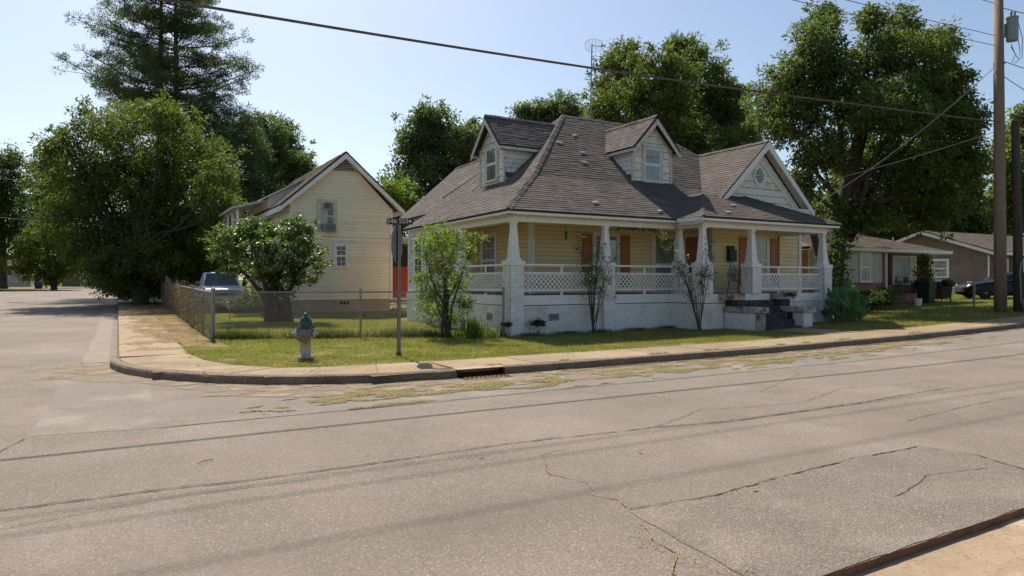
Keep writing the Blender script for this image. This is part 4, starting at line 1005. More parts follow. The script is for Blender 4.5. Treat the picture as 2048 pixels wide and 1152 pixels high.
for k in range(7): 
    hw = .56*(1-k/7.5); z = zP-.69+k*.078; m = MB(); fr.box(m, cxg-hw, cxg+hw, z, z+.03, .036, .06); obj('louvre', m, weath, vt)
    if k < 6: m = MB(); fr.box(m, cxg-hw+.02, cxg+hw-.03, z+.03, z+.075, .03, .037) if hw > .05 else None; (obj('louvre_gap', m, dark_int, vt) if m.v else None)
window(Y, fr, 1.28, 1.95, 3.9, 5.2, 1, 2, trim=.11, tm=weath, cm=curt)
window(Y, fr, 2.02, 2.5, 2.3, 3.25, 2, 2, trim=.12, tm=white, cm=curtw)
ac = thing('air_conditioner', 'white window air conditioner in the upper window of the tall cream house', 'air conditioner', (8.2,30.5,3.85)); m = MB(); fr.box(m, 1.4, 1.92, 3.84, 4.2, .06, .42); obj('casing', m, greybox, ac, bevel=.015)
m = MB(); fr.box(m, 1.44, 1.88, 3.88, 4.16, .42, .425)
obj('grille', m, noise_mat('ac_grille', (.12,.12,.12), (.2,.2,.2), scale=30), ac)
for k in range(6): m = MB(); fr.box(m, 1.44, 1.88, 3.89+k*.045, 3.9+k*.045, .425, .435); obj('slat', m, greybox, ac)
m = MB(); 
for k in range(3): fr.box(m, 2.2+k*.16, 2.33+k*.16, .56, .7, .055, .065)
obj('foundation_vent', m, dark_int, Y)
# seam boards
for z in (2.93+.48, 3.15+.48): m = MB(); fr.box(m, 1.4, W_-.1, z-.012, z, .02, .024); obj('open_seam', m, noise_mat('seam', (.12,.09,.06), (.3,.25,.18), scale=14), Y)
# shed dormer and balcony on the street side
m = MB(); m.prism([(6.2,33.7,4.6),(6.2,33.7,5.62),(8.9,33.7,7.1),(8.9,33.7,6.6)], (0,5.6,0)); obj('shed_dormer', m, sidingw, Y)
shingles(Y, [(5.85,33.45,5.5),(8.95,33.45,7.25),(8.95,39.6,7.25),(5.85,39.6,5.5)], shing2, expo=.2, name='dormer_roof', fmat=white)
m = MB(); m.box(4.86,34.3,4.95,4.92,39,5.1); m.prism([(4.6,34.1,5.0),(4.6,34.1,5.1),(6.2,34.1,5.55),(6.2,34.1,5.45)], (0,5,0)); obj('balcony_roof', m, weath, Y)
for y in (34.4,36,37.6,38.9): m = MB(); m.box(4.84,y,2.9,4.96,y+.12,4.98); obj('balcony_post', m, white, Y)
m = MB(); m.box(4.75,34.3,2.8,6.5,39.1,2.95); obj('balcony_floor', m, weath, Y)
m = MB(); m.box(4.88,34.4,3.7,4.94,39,3.78); [m.box(4.89,34.5+k*.16,2.95,4.93,34.54+k*.16,3.7) for k in range(28)]; obj('railing', m, white, Y)
for y in (34.5,38.8): m = MB(); m.box(4.8,y,.2,4.95,y+.15,2.8); obj('porch_post', m, white, Y)
m = MB(); fr3 = FL(6.54, 38); fr3.box(m, 1.5, 2.5, 2.95, 5.0, 0, .04); obj('balcony_door', m, dark_int, Y)
# back porch of the yellow house, with red door panel
m = MB(); m.box(11.25,31.3,.7,13.2,33,.8); obj('back_step', m, weath, Y)
m = MB(); m.prism([(11.2,31.1,3.75),(13.4,31.1,3.5),(13.4,33.4,3.5),(11.2,33.4,3.75)], (0,0,.1)); obj('back_porch_roof', m, weath, Y)
redm = noise_mat('red_panel', (.34,.03,.022), (.28,.025,.02), scale=4, rough=.5)
m = MB(); m.box(11.32,33.0,.8,13.0,33.08,2.35); obj('red_panel', m, redm, Y)
m = MB(); m.box(11.32,33.0,2.42,13.0,33.06,3.4); obj('back_window', m, dark_int, Y)
for k in range(4): m = MB(); m.box(11.4,30.7-.0+k*.22,.2+k*.12,12.6,31.0+k*.22,.26+k*.12); obj('back_stair', m, weath, Y)
H = Hs
# ================================================================== neighbours on the right
brA = brick_mat('orange_brick', (.34,.125,.06), (.26,.1,.055), (.34,.26,.19)); brB = brick_mat('brown_brick', (.19,.13,.095), (.13,.092,.07), (.28,.24,.2), 'y'); brC = brick_mat('brown_brick_front', (.15,.105,.078), (.11,.08,.06), (.22,.19,.16))
def bars(fr, u0, u1, v0, v1, root, sp=.11):
    m = MB(); n = max(2, int((u1-u0)/sp))
    for i in range(n+1): u = u0+(u1-u0)*i/n; fr.box(m, u-.008, u+.008, v0, v1, .09, .104)
    for i in range(1, 4): z = v0+(v1-v0)*i/4; fr.box(m, u0, u1, z-.008, z+.008, .104, .112)
    obj('security_bars', m, white, root)
N1 = thing('brick_bungalow', 'low orange brick bungalow with cream board panel, half behind the large tree', 'house', (27,19.5,.5)); b0 = .42
fr = FF(26.3, 19.5)
m = MB(); m.box(26.3,19.5,b0-.3,31.7,28,3.12); obj('brick_body', m, brA, N1)
m = MB(); m.box(31.7,20.1,b0-.3,36.4,28,3.12); obj('brick_body', m, brA, N1)
m = MB(); fr.box(m, 0, 5.38, 1.55, 3.1, .0, .05); cp = obj('cream_panel', m, noise_mat('cream_board', (.55,.52,.42), (.48,.45,.36), scale=3), N1)
for k in range(18): m = MB(); fr.box(m, k*.3, k*.3+.03, 1.55, 3.1, .05, .062); obj('batten', m, MATS['cream_board'], cp)
window(N1, Fr((26.3,19.44,0),(1,0,0),(0,-1,0)), 3.65, 4.35, 1.62, 2.95, 1, 1, trim=.06); window(N1, Fr((26.3,19.44,0),(1,0,0),(0,-1,0)), .6, 1.6, 1.62, 2.95, 1, 1, trim=.06)
fr = FF(31.7, 20.1)
window(N1, fr, 1.95, 2.4, 1.5, 2.85, 1, 1, trim=.06, cm=curtw); window(N1, fr, 2.48, 3.28, 1.5, 2.85, 1, 1, trim=.05, cm=curtw, two=False); window(N1, fr, 3.36, 3.85, 1.5, 2.85, 1, 1, trim=.06, cm=curtw)
bars(fr, 1.95, 3.85, 1.5, 2.85, N1)
dred = noise_mat('dark_red_shutter', (.16,.03,.03), (.12,.025,.025), scale=5, rough=.6)
for u in (1.5, 4.0): m = MB(); fr.box(m, u, u+.33, 1.45, 2.95, 0, .04); [fr.box(m, u+.03, u+.3, 1.5+k*.07, 1.54+k*.07, .04, .05) for k in range(20)]; obj('shutter', m, dred, N1)
ac2 = thing('window_unit', 'small white air conditioner under the bay window of the brick bungalow', 'air conditioner', (33.4,19.8,1.4)); m = MB(); fr.box(m, 2.1, 2.6, 1.5, 1.9, .12, .4); obj('casing', m, white, ac2, bevel=.02); m = MB(); fr.box(m, 2.15, 2.55, 1.55, 1.85, .4, .41); obj('grille', m, black, ac2)
m = MB(); fr.box(m, .1, .9, b0, 2.7, .0, .06); obj('side_door', m, dark_int, N1)
m = MB(); fr.box(m, .05, .13, b0, 3.0, .75, .83); obj('porch_post', m, white, N1)
for P_ in ([(25.8,19.0,3.12),(37.0,19.0,3.12),(33.5,23.7,4.5),(29.2,23.7,4.5)], [(37.0,19.0,3.12),(37.0,28.4,3.12),(33.5,23.7,4.5)], [(25.8,28.4,3.12),(37.0,28.4,3.12),(33.5,23.7,4.5),(29.2,23.7,4.5)]): shingles(N1, P_, shing3, expo=.16, name='roof', fmat=deck)
shingles(N1, [(25.8,28.4,3.12),(25.8,19.0,3.12),(29.2,23.7,4.5)], shing3, expo=.16, name='roof', fmat=deck)
m = MB(); m.box(25.78,18.97,3.0,37.0,19.0,3.15); m.box(36.98,19.0,3.0,37.02,28.4,3.15); m.box(25.8,19.0,3.0,36.98,20.2,3.02); obj('fascia', m, white, N1)
m = MB()
for k in range(14): m.box(32.4+k*.12,19.2,1.0,32.42+k*.12,19.22,1.6)
m.box(32.35,19.19,1.6,34.1,19.23,1.64); m.box(32.35,19.19,1.1,34.1,19.23,1.13); obj('porch_railing', m, black, N1)
N2 = thing('gabled_brick_house', 'brown brick house with low gable side wall and small barred window beyond the bungalow', 'house', (46,21.6,.75))
m = MB(); m.prism([(46,21.6,.3),(46,29.2,.3),(46,29.2,3.45),(46,25.4,4.75),(46,21.6,3.45)], (.3,0,0)); obj('gable_wall', m, brB, N2)
m = MB(); m.box(46.3,21.6,.3,62,29.2,3.4); obj('brick_body', m, brC, N2)
shingles(N2, [(45.6,21.0,3.42),(64,21.0,3.42),(64,25.4,4.95),(45.6,25.4,4.95)], shing3, expo=.17, wid=.5, fmat=deck); shingles(N2, [(45.6,29.8,3.42),(64,29.8,3.42),(64,25.4,4.95),(45.6,25.4,4.95)], shing3, expo=.5, wid=1, fmat=deck)
m = MB(); m.prism([(45.58,21.0,3.36),(45.58,25.4,4.89),(45.58,25.4,4.7),(45.58,21.0,3.16)], (.03,0,0)); m.prism([(45.58,29.8,3.36),(45.58,25.4,4.89),(45.58,25.4,4.7),(45.58,29.8,3.16)], (.03,0,0)); m.box(45.6,20.97,3.2,64,21.0,3.4); obj('rake_board', m, white, N2)
fr = FL(46, 25.0); window(N2, fr, .1, 1.1, 1.9, 2.95, 1, 1, trim=.1, cm=curtw); bars(fr, .1, 1.1, 1.9, 2.95, N2)
m = MB(); fr.box(m, 2.3, 2.65, 1.0, 1.6, 0, .15); obj('meter_box', m, white, N2, bevel=.02); m = MB(); fr.box(m, 3.0, 3.2, .95, 1.2, 0, .1); obj('meter_box', m, greybox, N2)
m = MB(); m.tube([(45.95,21.5,3.2),(45.95,21.5,.8)], .05, 8); obj('downspout', m, white, N2)
m = MB(); m.tube([(45.9,27.4,1.0),(45.9,27.4,4.6)], .04, 6); obj('service_mast', m, white, N2)
fr = FF(46, 21.6)
for u in (1.6, 4.2): 
    window(N2, fr, u, u+.8, 1.6, 3.0, 1, 1, trim=.07, cm=curtw)
    for uu in (u-.45, u+.95): m = MB(); fr.box(m, uu, uu+.33, 1.5, 3.05, 0, .04); obj('shutter', m, dred, N2)
sdh = thing('satellite_dish', 'black satellite dish on the ridge of the brown brick house', 'satellite dish', (45.7,26,4.9))
m = MB(); m.lathe([(.02,0),(.2,.03),(.36,.1),(.4,.16),(.39,.17),(.34,.12),(.02,.03)], (45.9,26.2,5.6), 18, d=(.5,-.6,.6)); obj('reflector', m, black, sdh, smooth=True)
m = MB(); m.tube([(45.9,26.2,4.8),(45.9,26.2,5.6),(45.7,26.0,5.7)], .03, 6); m.tube([(45.9,26.2,5.5),(46.3,25.6,6.0)], .015, 5); obj('mount', m, black, sdh)
wv = thing('roof_finial', 'slim white pointed vent standing behind the bungalow roof', 'roof vent', (36,22.5,3.8)); m = MB(); m.lathe([(.2,0),(.12,.5),(.06,1.0),(.02,1.3)], (37.2,24.3,3.5), 8); obj('spire', m, white, wv)
# bins, grill, small objects by the bungalow
def bin_(x, y, z, mat, label, s=1.0, grp='wheeled bins by the brick bungalow'):
    t = thing('wheeled_bin', label, 'bin', (x,y,z), grp); m = MB()
    a, b, h = .26*s, .33*s, 1.0*s
    m.hexa([(x-a,y-a,z+.05),(x+a,y-a,z+.05),(x+a,y+a,z+.05),(x-a,y+a,z+.05),(x-b,y-b,z+h),(x+b,y-b,z+h),(x+b,y+b,z+h),(x-b,y+b,z+h)]); obj('bin_body', m, mat, t, bevel=.03)
    m = MB(); m.hexa([(x-b-.03,y-b-.04,z+h),(x+b+.03,y-b-.04,z+h),(x+b+.03,y+b+.03,z+h),(x-b-.03,y+b+.03,z+h),(x-b,y-b,z+h+.06),(x+b,y-b,z+h+.06),(x+b,y+b,z+h+.12),(x-b,y+b,z+h+.12)]); obj('lid', m, mat, t, bevel=.02)
    m = MB(); m.tube([(x-b,y+b+.06,z+h),(x+b,y+b+.06,z+h)], .02, 6); obj('handle', m, mat, t)
    for s_ in (-1,1): m = MB(); m.lathe([(.1,-.03),(.1,.03)], (x+s_*a,y+a+.04,z+.1), 12, d=(1,0,0)); obj('wheel', m, black, t)
    return t
bing = noise_mat('bin_green', (.03,.042,.028), (.022,.03,.02), scale=6, rough=.6); bink = noise_mat('bin_black', (.012,.012,.014), (.02,.02,.02), scale=6, rough=.5); bino = noise_mat('bin_olive', (.05,.05,.035), (.04,.04,.03), scale=6, rough=.6)
bin_(33.9, 18.6, lz(33.9,18.6), bing, 'dark green bin with a rounded lid in front of the porch railing of the bungalow', 1.0)
bin_(38.3, 20.3, lz(38,20.3), bink, 'black bin just right of the small grey post', .95); bin_(39.3, 20.6, lz(39,20.6), bino, 'olive recycling bin nearest the black car', .95)
gr = thing('barbecue_grill', 'black kettle grill on a stand beside the bungalow corner', 'grill', (34.2,18.3,.6)); x, y, z = 36.0,18.7,lz(36,18)
m = MB(); m.lathe([(.05,0),(.3,.05),(.34,.2),(.34,.24),(.25,.36),(.03,.42)], (x,y,z+.75), 16); obj('bowl', m, black, gr, smooth=True)
for k in range(3): a = 2.1*k; m = MB(); m.tube([(x+.1*math.cos(a),y+.1*math.sin(a),z+.8),(x+.28*math.cos(a),y+.28*math.sin(a),z)], .02, 5); obj('leg', m, black, gr)
bk = thing('bucket', 'white bucket on the ground before the porch railing', 'bucket', (31.2,18.9,.6)); m = MB(); z = lz(30,17.6); m.lathe([(.13,0),(.17,.36),(.18,.36),(.18,.38),(.15,.38),(.12,.03)], (31.6,17.7,z), 14); obj('pail', m, white, bk)
gp = thing('fence_stub_post', 'thin grey metal post standing alone in the neighbouring lawn', 'post', (31.6,15.4,.4)); x, y = 31.5,15.3; m = MB(); m.tube([(x,y,gz(x,y)),(x,y,lz(x,y)+1.2)], .045, 8); obj('post', m, galv, gp); m = MB(); m.lathe([(.05,0),(.05,.03),(.01,.07)], (x,y,lz(x,y)+1.2), 8); obj('cap', m, galv, gp)
ls = thing('low_shed_wall', 'low pale ledge with pots in front of the brown brick house', 'wall', (43,20,.7)); m = MB(); m.box(44.6,21.0,.5,45.6,29,1.25); obj('ledge', m, weath, ls)

# ================================================================== street furniture
hx, hy = 2.02, 12.92   # computed from hydrant base
def hydrant(x, y, z):
    t = thing('fire_hydrant', 'silver fire hydrant with teal bonnet and rusty cap on the corner grass', 'fire hydrant', (x,y,z))
    m = MB(); m.lathe([(.15,-.05),(.15,.03),(.165,.03),(.165,.06),(.105,.07),(.1,.12),(.1,.36),(.115,.38),(.125,.4),(.13,.55),(.115,.6)], (x,y,z), 24); obj('barrel', m, silver, t, smooth=True)
    m = MB(); m.lathe([(.175,0),(.185,.01),(.185,.035),(.12,.045),(.12,.07),(.125,.1),(.105,.17),(.06,.22),(.035,.235),(.035,.285),(.02,.295)], (x,y,z+.6), 24); obj('bonnet', m, teal, t, smooth=True)
    dn = Vector((-.42,-.9,0)).normalized(); sdv = Vector((dn.y*-1, dn.x, 0)).normalized()
    m = MB(); m.lathe([(.07,.05),(.1,.09),(.1,.12),(.135,.13),(.135,.17),(.115,.2),(.05,.21),(.03,.24),(.01,.245)], (x,y,z+.47), 20, d=dn); obj('steamer_cap', m, noise_mat('rusty_cap', (.15,.112,.085), (.24,.2,.165), scale=14, rough=.8, bump=.3), t, smooth=True)
    for s in (-1, 1):
        m = MB(); m.lathe([(.05,.06),(.065,.1),(.065,.13),(.08,.135),(.08,.175),(.05,.2),(.025,.21),(.025,.245)], (x,y,z+.5), 16, d=sdv*s); obj('side_cap', m, silver, t, smooth=True)
    for k in range(8):
        a = 2*math.pi*k/8; m = MB(); m.lathe([(.014,0),(.014,.02)], (x+.165*math.cos(a),y+.165*math.sin(a),z+.635), 6); obj('bolt', m, teal, t)
    for k in range(6):
        a = 2*math.pi*k/6; m = MB(); m.lathe([(.013,0),(.013,.02)], (x+.145*math.cos(a),y+.145*math.sin(a),z+.06), 6); obj('bolt', m, silver, t)
    m = MB(); m.tube([Vector((x,y,z+.42))+dn*.14, Vector((x,y,z+.3))+dn*.13+sdv*.05, Vector((x,y,z+.34))+dn*.1+sdv*.11], .006, 4); obj('chain', m, rust, t)
hydrant(3.13, 13.38, .13)
# stop sign seen from behind/edge on, with route plate
sx, sy = 4.86, 12.94
ss = thing('stop_sign', 'grey back of an octagonal sign on a steel post with black route plate on top', 'sign', (sx,sy,.13))
m = MB(); m.beam((sx,sy,.0),(sx,sy,2.78),.06,.035,up=(0,1,0)); m.beam((sx+.024,sy-.01,.0),(sx+.024,sy-.01,2.78),.012,.05,up=(0,1,0)); m.beam((sx-.024,sy-.01,.0),(sx-.024,sy-.01,2.78),.012,.05,up=(0,1,0)); obj('post', m, galv, ss)
m = MB(); m.box(sx-.045,sy-.035,.0,sx+.045,sy+.035,.22); obj('post_sleeve', m, rust, ss, bevel=.006)
# sign plane nearly edge-on to the camera
vd = Vector((sx,sy,0)).normalized(); al = R(73)
nd = Vector((vd.x*math.cos(al)-vd.y*math.sin(al), vd.x*math.sin(al)+vd.y*math.cos(al), 0))  # face normal
ud = Vector((-nd.y, nd.x, 0))
m = MB(); c = Vector((sx,sy,2.38))+nd*.035
m.prism([c+ud*.405*math.cos(R(22.5+45*k))+Vector((0,0,.405*math.sin(R(22.5+45*k)))) for k in range(8)], nd*.004); obj('octagon_plate', m, galv, ss)
for z in (2.15, 2.6): m = MB(); m.lathe([(.012,-.02),(.012,.05)], (sx,sy,z), 6, d=nd); obj('bolt', m, galv, ss)
pd = Vector((.866,-.5,0)); pn = Vector((-.5,-.866,0)); pf = Fr((sx+.02*pn.x,sy+.02*pn.y,0), pd, pn)
m = MB(); pf.box(m, -.235, .285, 2.765, 2.89, .03, .034); pt = obj('route_plate', m, black, ss)
for tx, u in (('S', -.2), ('\u00b7', -.155), ('46', -.095), ('\u00b7', -.03), ('555', .105)):
    obj('lettering', text_mb(tx, .13, pf, u, 2.828, .038, .002), noise_mat('sign_white', (.62,.62,.6), (.6,.6,.58)), pt)
m = MB(); m.prism([pf.p(u,v,.037) for u, v in ((.205,2.815),(.235,2.815),(.235,2.79),(.268,2.828),(.235,2.866),(.235,2.841),(.205,2.841))], pn*.002); obj('arrow', m, MATS['sign_white'], pt)
m = MB(); m.beam((sx,sy,2.74),(sx,sy,2.8),.08,.03,up=(0,1,0)); obj('bracket', m, galv, ss)
# ---- chain link fences
def chainlink(a, b, h, root, zb, sp=.066, r=.0034):
    L = math.hypot(b[0]-a[0], b[1]-a[1]); d = Vector((b[0]-a[0], b[1]-a[1], 0))/L; segs = []
    n = Vector((-d.y, d.x, 0)); mb_v = []; 
    u = -h
    while u < L:
        for s in (1, -1):
            t0 = max(0, -u/h); t1 = min(1, (L-u)/h)
            if t1-t0 > .03:
                za, zc = (t0*h, t1*h) if s > 0 else (h-t0*h, h-t1*h)
                segs.append((u+t0*h, za, u+t1*h, zc, s))
        u += sp*1.35
    S_ = np.array(segs); N = len(S_); K = 8; pts = []
    A = np.array(a); D = np.array([d.x, d.y])
    V = []
    for e in (0, 1):
        uu = S_[:, 2*e]; zz = S_[:, 2*e+1]
        x = A[0]+D[0]*uu; y = A[1]+D[1]*uu
        gg = np.array([zb(p, q) for p, q in zip(x, y)])
        for (on, oz) in ((-r, 0), (r*.5, r), (r*.5, -r)):
            V.append(np.stack([x+n.x*(on+.004*S_[:, 4]), y+n.y*(on+.004*S_[:, 4]), gg+zz+oz], 1))
    V = np.stack(V, 1).reshape(-1, 3); base = (np.arange(N)*6)[:, None]
    F = np.concatenate([base+np.array([0,1,4,3]), base+np.array([1,2,5,4]), base+np.array([2,0,3,5])], 1).ravel()
    return npmesh('wire_mesh', V, F, 4, galvr, root, kind='stuff')
def fence(name, label, pts, h, posts, rail=True, pr=.028, corner=.045):
    t = thing(name, label, 'fence', (pts[0][0], pts[0][1], gz(*pts[0])+.13))
    for i in range(len(pts)-1):
        a, b = pts[i], pts[i+1]; chainlink(a, b, h, t, lambda x,y: gz(x,y)+.15, r=.0034 if a[0] != b[0] and abs(a[0]-b[0]) > .5 else .0018)
        if rail: 
            m = MB(); q = [(a[0]+(b[0]-a[0])*k/6, a[1]+(b[1]-a[1])*k/6) for k in range(7)]; m.tube([(x,y,gz(x,y)+.15+h) for x,y in q], .019, 6); obj('top_rail', m, galv, t)
    for (x, y, r_, hh, ln) in posts:
        z = gz(x,y); m = MB(); m.tube([(x,y,z),(x+ln,y+ln*.4,z+.17+hh)], r_, 8); p = obj('post', m, galv, t)
        m = MB(); m.lathe([(r_+.004,0),(r_+.004,.03),(.01,.06)], (x+ln,y+ln*.4,z+.17+hh), 8); obj('cap', m, galv, p)
    return t
C0 = (2.1,19.0); C1 = (5.5,17.45); C2 = (9.0,16.05)
f1 = fence('chain_link_fence', 'grey chain link fence facing the main road between the corner post and the porch', [C0,C1,C2], 1.2, [(2.1,19.0,.05,1.25,.02),(5.5,17.45,.03,1.22,0),(9.0,16.05,.032,1.25,0),(2.48,18.75,.012,1.1,0),(8.1,16.4,.012,1.0,0)])
f2 = fence('chain_link_fence', 'chain link fence along the side street, overgrown with dead vines and leaning posts', [(2.1,19.0),(2.15,30),(2.2,44)], 1.2, [(2.12,21.5,.028,1.2,.03),(2.1,24,.028,1.25,-.04),(2.16,27,.028,1.2,.05),(2.1,30,.03,1.25,0),(2.2,33,.03,1.35,.03),(2.15,36,.03,1.4,-.05),(2.1,38,.035,1.5,0),(2.2,40,.035,1.5,.04),(2.1,42,.035,1.5,0)])
# ---- utility poles, transformer, wires
up = thing('utility_pole', 'tall light brown wooden utility pole carrying a transformer', 'utility pole', (29.3,13.3,.2))
m = MB(); m.tube([(29.3,13.3,.1),(29.27,13.3,4),(29.16,13.28,8),(29.02,13.25,12.6)], [.215,.2,.18,.16], 16); obj('pole_shaft', m, pole_m, up, smooth=True)
m = MB()
for z in (7.5, 10.9, 9.9): m.lathe([(.02,.1),(.035,.2),(.02,.27)], (29.2,13.3,z), 8, d=(-.3,-1,0)) 
obj('insulator', m, greybox, up)
for z in (2.1,2.6): m = MB(); m.box(29.2,13.07,z,29.26,13.09,z+.12); obj('pole_tag', m, galv, up)
op_ = thing('old_pole', 'shorter dark weathered wooden pole standing beside the taller pole', 'utility pole', (29.75,12.85,.2))
m = MB(); m.tube([(29.9,12.95,.1),(29.86,12.97,4),(29.75,13.0,7.75)], [.17,.15,.13], 14); obj('pole_shaft', m, pole_d, op_, smooth=True)
m = MB(); m.tube([(29.75,12.8,.8),(29.68,12.82,2.0),(29.76,12.8,2.35)], .03, 6); obj('conduit', m, galv, op_)
tf = thing('transformer', 'grey cylindrical transformer hanging near the top of the tall pole', 'transformer', (29.45,13.0,10.9)); tx, ty = 29.36,12.93
m = MB(); m.lathe([(.02,0),(.19,.01),(.2,.05),(.2,.85),(.215,.86),(.215,.9),(.02,.95)], (tx,ty,10.72), 24); obj('tank', m, noise_mat('transformer_grey', (.27,.28,.29), (.24,.25,.26), scale=5, rough=.4), tf, smooth=False)
for k, (dx, dy) in enumerate(((.06,-.06),(-.07,0))): m = MB(); m.lathe([(.03,0),(.03,.05),(.05,.06),(.03,.08),(.05,.1),(.03,.12),(.05,.14),(.05,.19),(.015,.21)], (tx+dx,ty+dy,11.64), 10); obj('bushing', m, greybox, tf, smooth=True)
m = MB(); m.box(tx-.16,ty+.1,10.9,tx-.1,ty+.2,11.4); obj('bracket', m, galv, tf)
for pts in ([(tx+.2,ty-.1,11.5),(tx+.33,ty-.2,10.8),(tx+.28,ty-.2,10.1),(tx-.05,ty-.1,9.85)], [(tx+.1,ty-.15,10.75),(tx+.15,ty-.2,10.3),(tx+.05,ty-.18,10.0),(tx-.1,ty,10.5)], [(tx-.1,ty,10.6),(tx,ty-.1,10.2),(tx-.02,ty,9.9)]):
    m = MB(); m.tube(pts, .012, 5); obj('lead_wire', m, wire_m, tf)
def wire(name, label, a, b, sag, r=.012, mat=None, n=28, cat='cable', grp=None):
    a, b = Vector(a), Vector(b); P = []
    for k in range(n+1):
        t = k/n; p = a+(b-a)*t; p.z -= 4*sag*t*(1-t); P.append(p)
    m = MB(); m.tube(P, r, 6); o = obj(name, m, mat or wire_m, None, loc=a); return tag(o, label, cat, grp)
P_ = [(x, 12.9+(.3 if x > 20 else 0)*(x-20)/9.3, .00098*(x+8.5)**2+6.25+.05) for x in fr_(-46,29.2,1.6)]
m = MB(); m.tube(P_, .026, 6); tag(obj('power_line', m, noise_mat('bundle_cable', (.16,.13,.1), (.09,.075,.06), scale=6), None, loc=P_[0]), 'thick twisted cable crossing the whole picture above the cottage roof', 'cable')
wire('service_drop', 'pale service cable running down from the tall pole to the cottage gable', (29.1,13.2,10.0), (22.4,16.8,4.25), .35, .015, cable_l)
wire('service_drop', 'lower grey cable from the tall pole towards the bungalow side', (29.15,13.2,7.4), (23.2,18.5,5.2), .1, .014, cable_l)
for k, (z, e) in enumerate(((12.2,0),(10.98,0),(10.6,0))):
    wire('overhead_wire', ['uppermost thin wire passing behind the large tree','middle thin wire behind the large tree','lowest thin wire behind the large tree'][k], (29.05,13.3,z), (-46,13.2+.2*k,z-.4), 1.1, .011, wire_m, grp='thin wires to the left of the tall pole')
for k, (z, yy, e) in enumerate(((12.1,9,12),(10.1,12,10.0),(9.6,14,7.5))):
    wire('overhead_wire', ['top wire leaving the tall pole to the right','middle wire leaving the tall pole to the right','lowest wire leaving the tall pole to the right'][k], (29.05,13.3,z), (50,yy,e), .3, .014, wire_m, grp='thin wires to the right of the tall pole')
for k, (z0, z1) in enumerate(((13.9,9.8),(8.6,6.3),(12.4,9.2))):
    wire('street_wire', ['upper thin wire across the far left trees','lower thin wire across the far left trees','middle thin wire across the far left trees'][k], (-60,48,z0), (-5,64,z1), .3, .028, cable_l, grp='thin wires at the far left')
# ================================================================== vehicles
def carpaint(name, c, rough=.25):
    if name in MATS: return MATS[name]
    m = bpy.data.materials.new(name); m.use_nodes = True; b = m.node_tree.nodes['Principled BSDF']
    b.inputs['Base Color'].default_value = (*c, 1); b.inputs['Roughness'].default_value = rough; b.inputs['Specular IOR Level'].default_value = .3
    MATS[name] = m; return m
tyre = noise_mat('tyre', (.018,.018,.018), (.03,.028,.026), scale=9, rough=.9); chrome = noise_mat('chrome', (.5,.5,.5), (.4,.4,.4), scale=4, rough=.2, metal=.9)
lampm = noise_mat('headlamp_glass', (.55,.56,.56), (.4,.41,.42), scale=20, rough=.15, spec=.8); cglass = carpaint('car_glass', (.02,.025,.03), .04)
def wheel(root, c, ax, r=.33, w=.22):
    c = Vector(c); m = MB(); m.lathe([(r*.62,-w/2),(r*.95,-w/2),(r,-w*.3),(r,w*.3),(r*.95,w/2),(r*.62,w/2)], c, 24, d=ax); o = obj('wheel', m, tyre, root, smooth=False)
    m = MB(); m.lathe([(r*.62,w*.3),(r*.6,w*.42),(r*.45,w*.36),(r*.18,w*.5),(r*.02,w*.5)], c, 24, d=ax); obj('rim', m, chrome, o)
def loft(secs, T):
    mb = MB(); n = len(secs[0])
    for s in secs: mb.v += [tuple(T(*p)) for p in s]
    for k in range(len(secs)-1):
        for j in range(n-1): mb.f.append((k*n+j, k*n+j+1, (k+1)*n+j+1, (k+1)*n+j))
    mb.f.append(tuple(range(n))[::-1]); mb.f.append(tuple(range((len(secs)-1)*n, len(secs)*n))); return mb
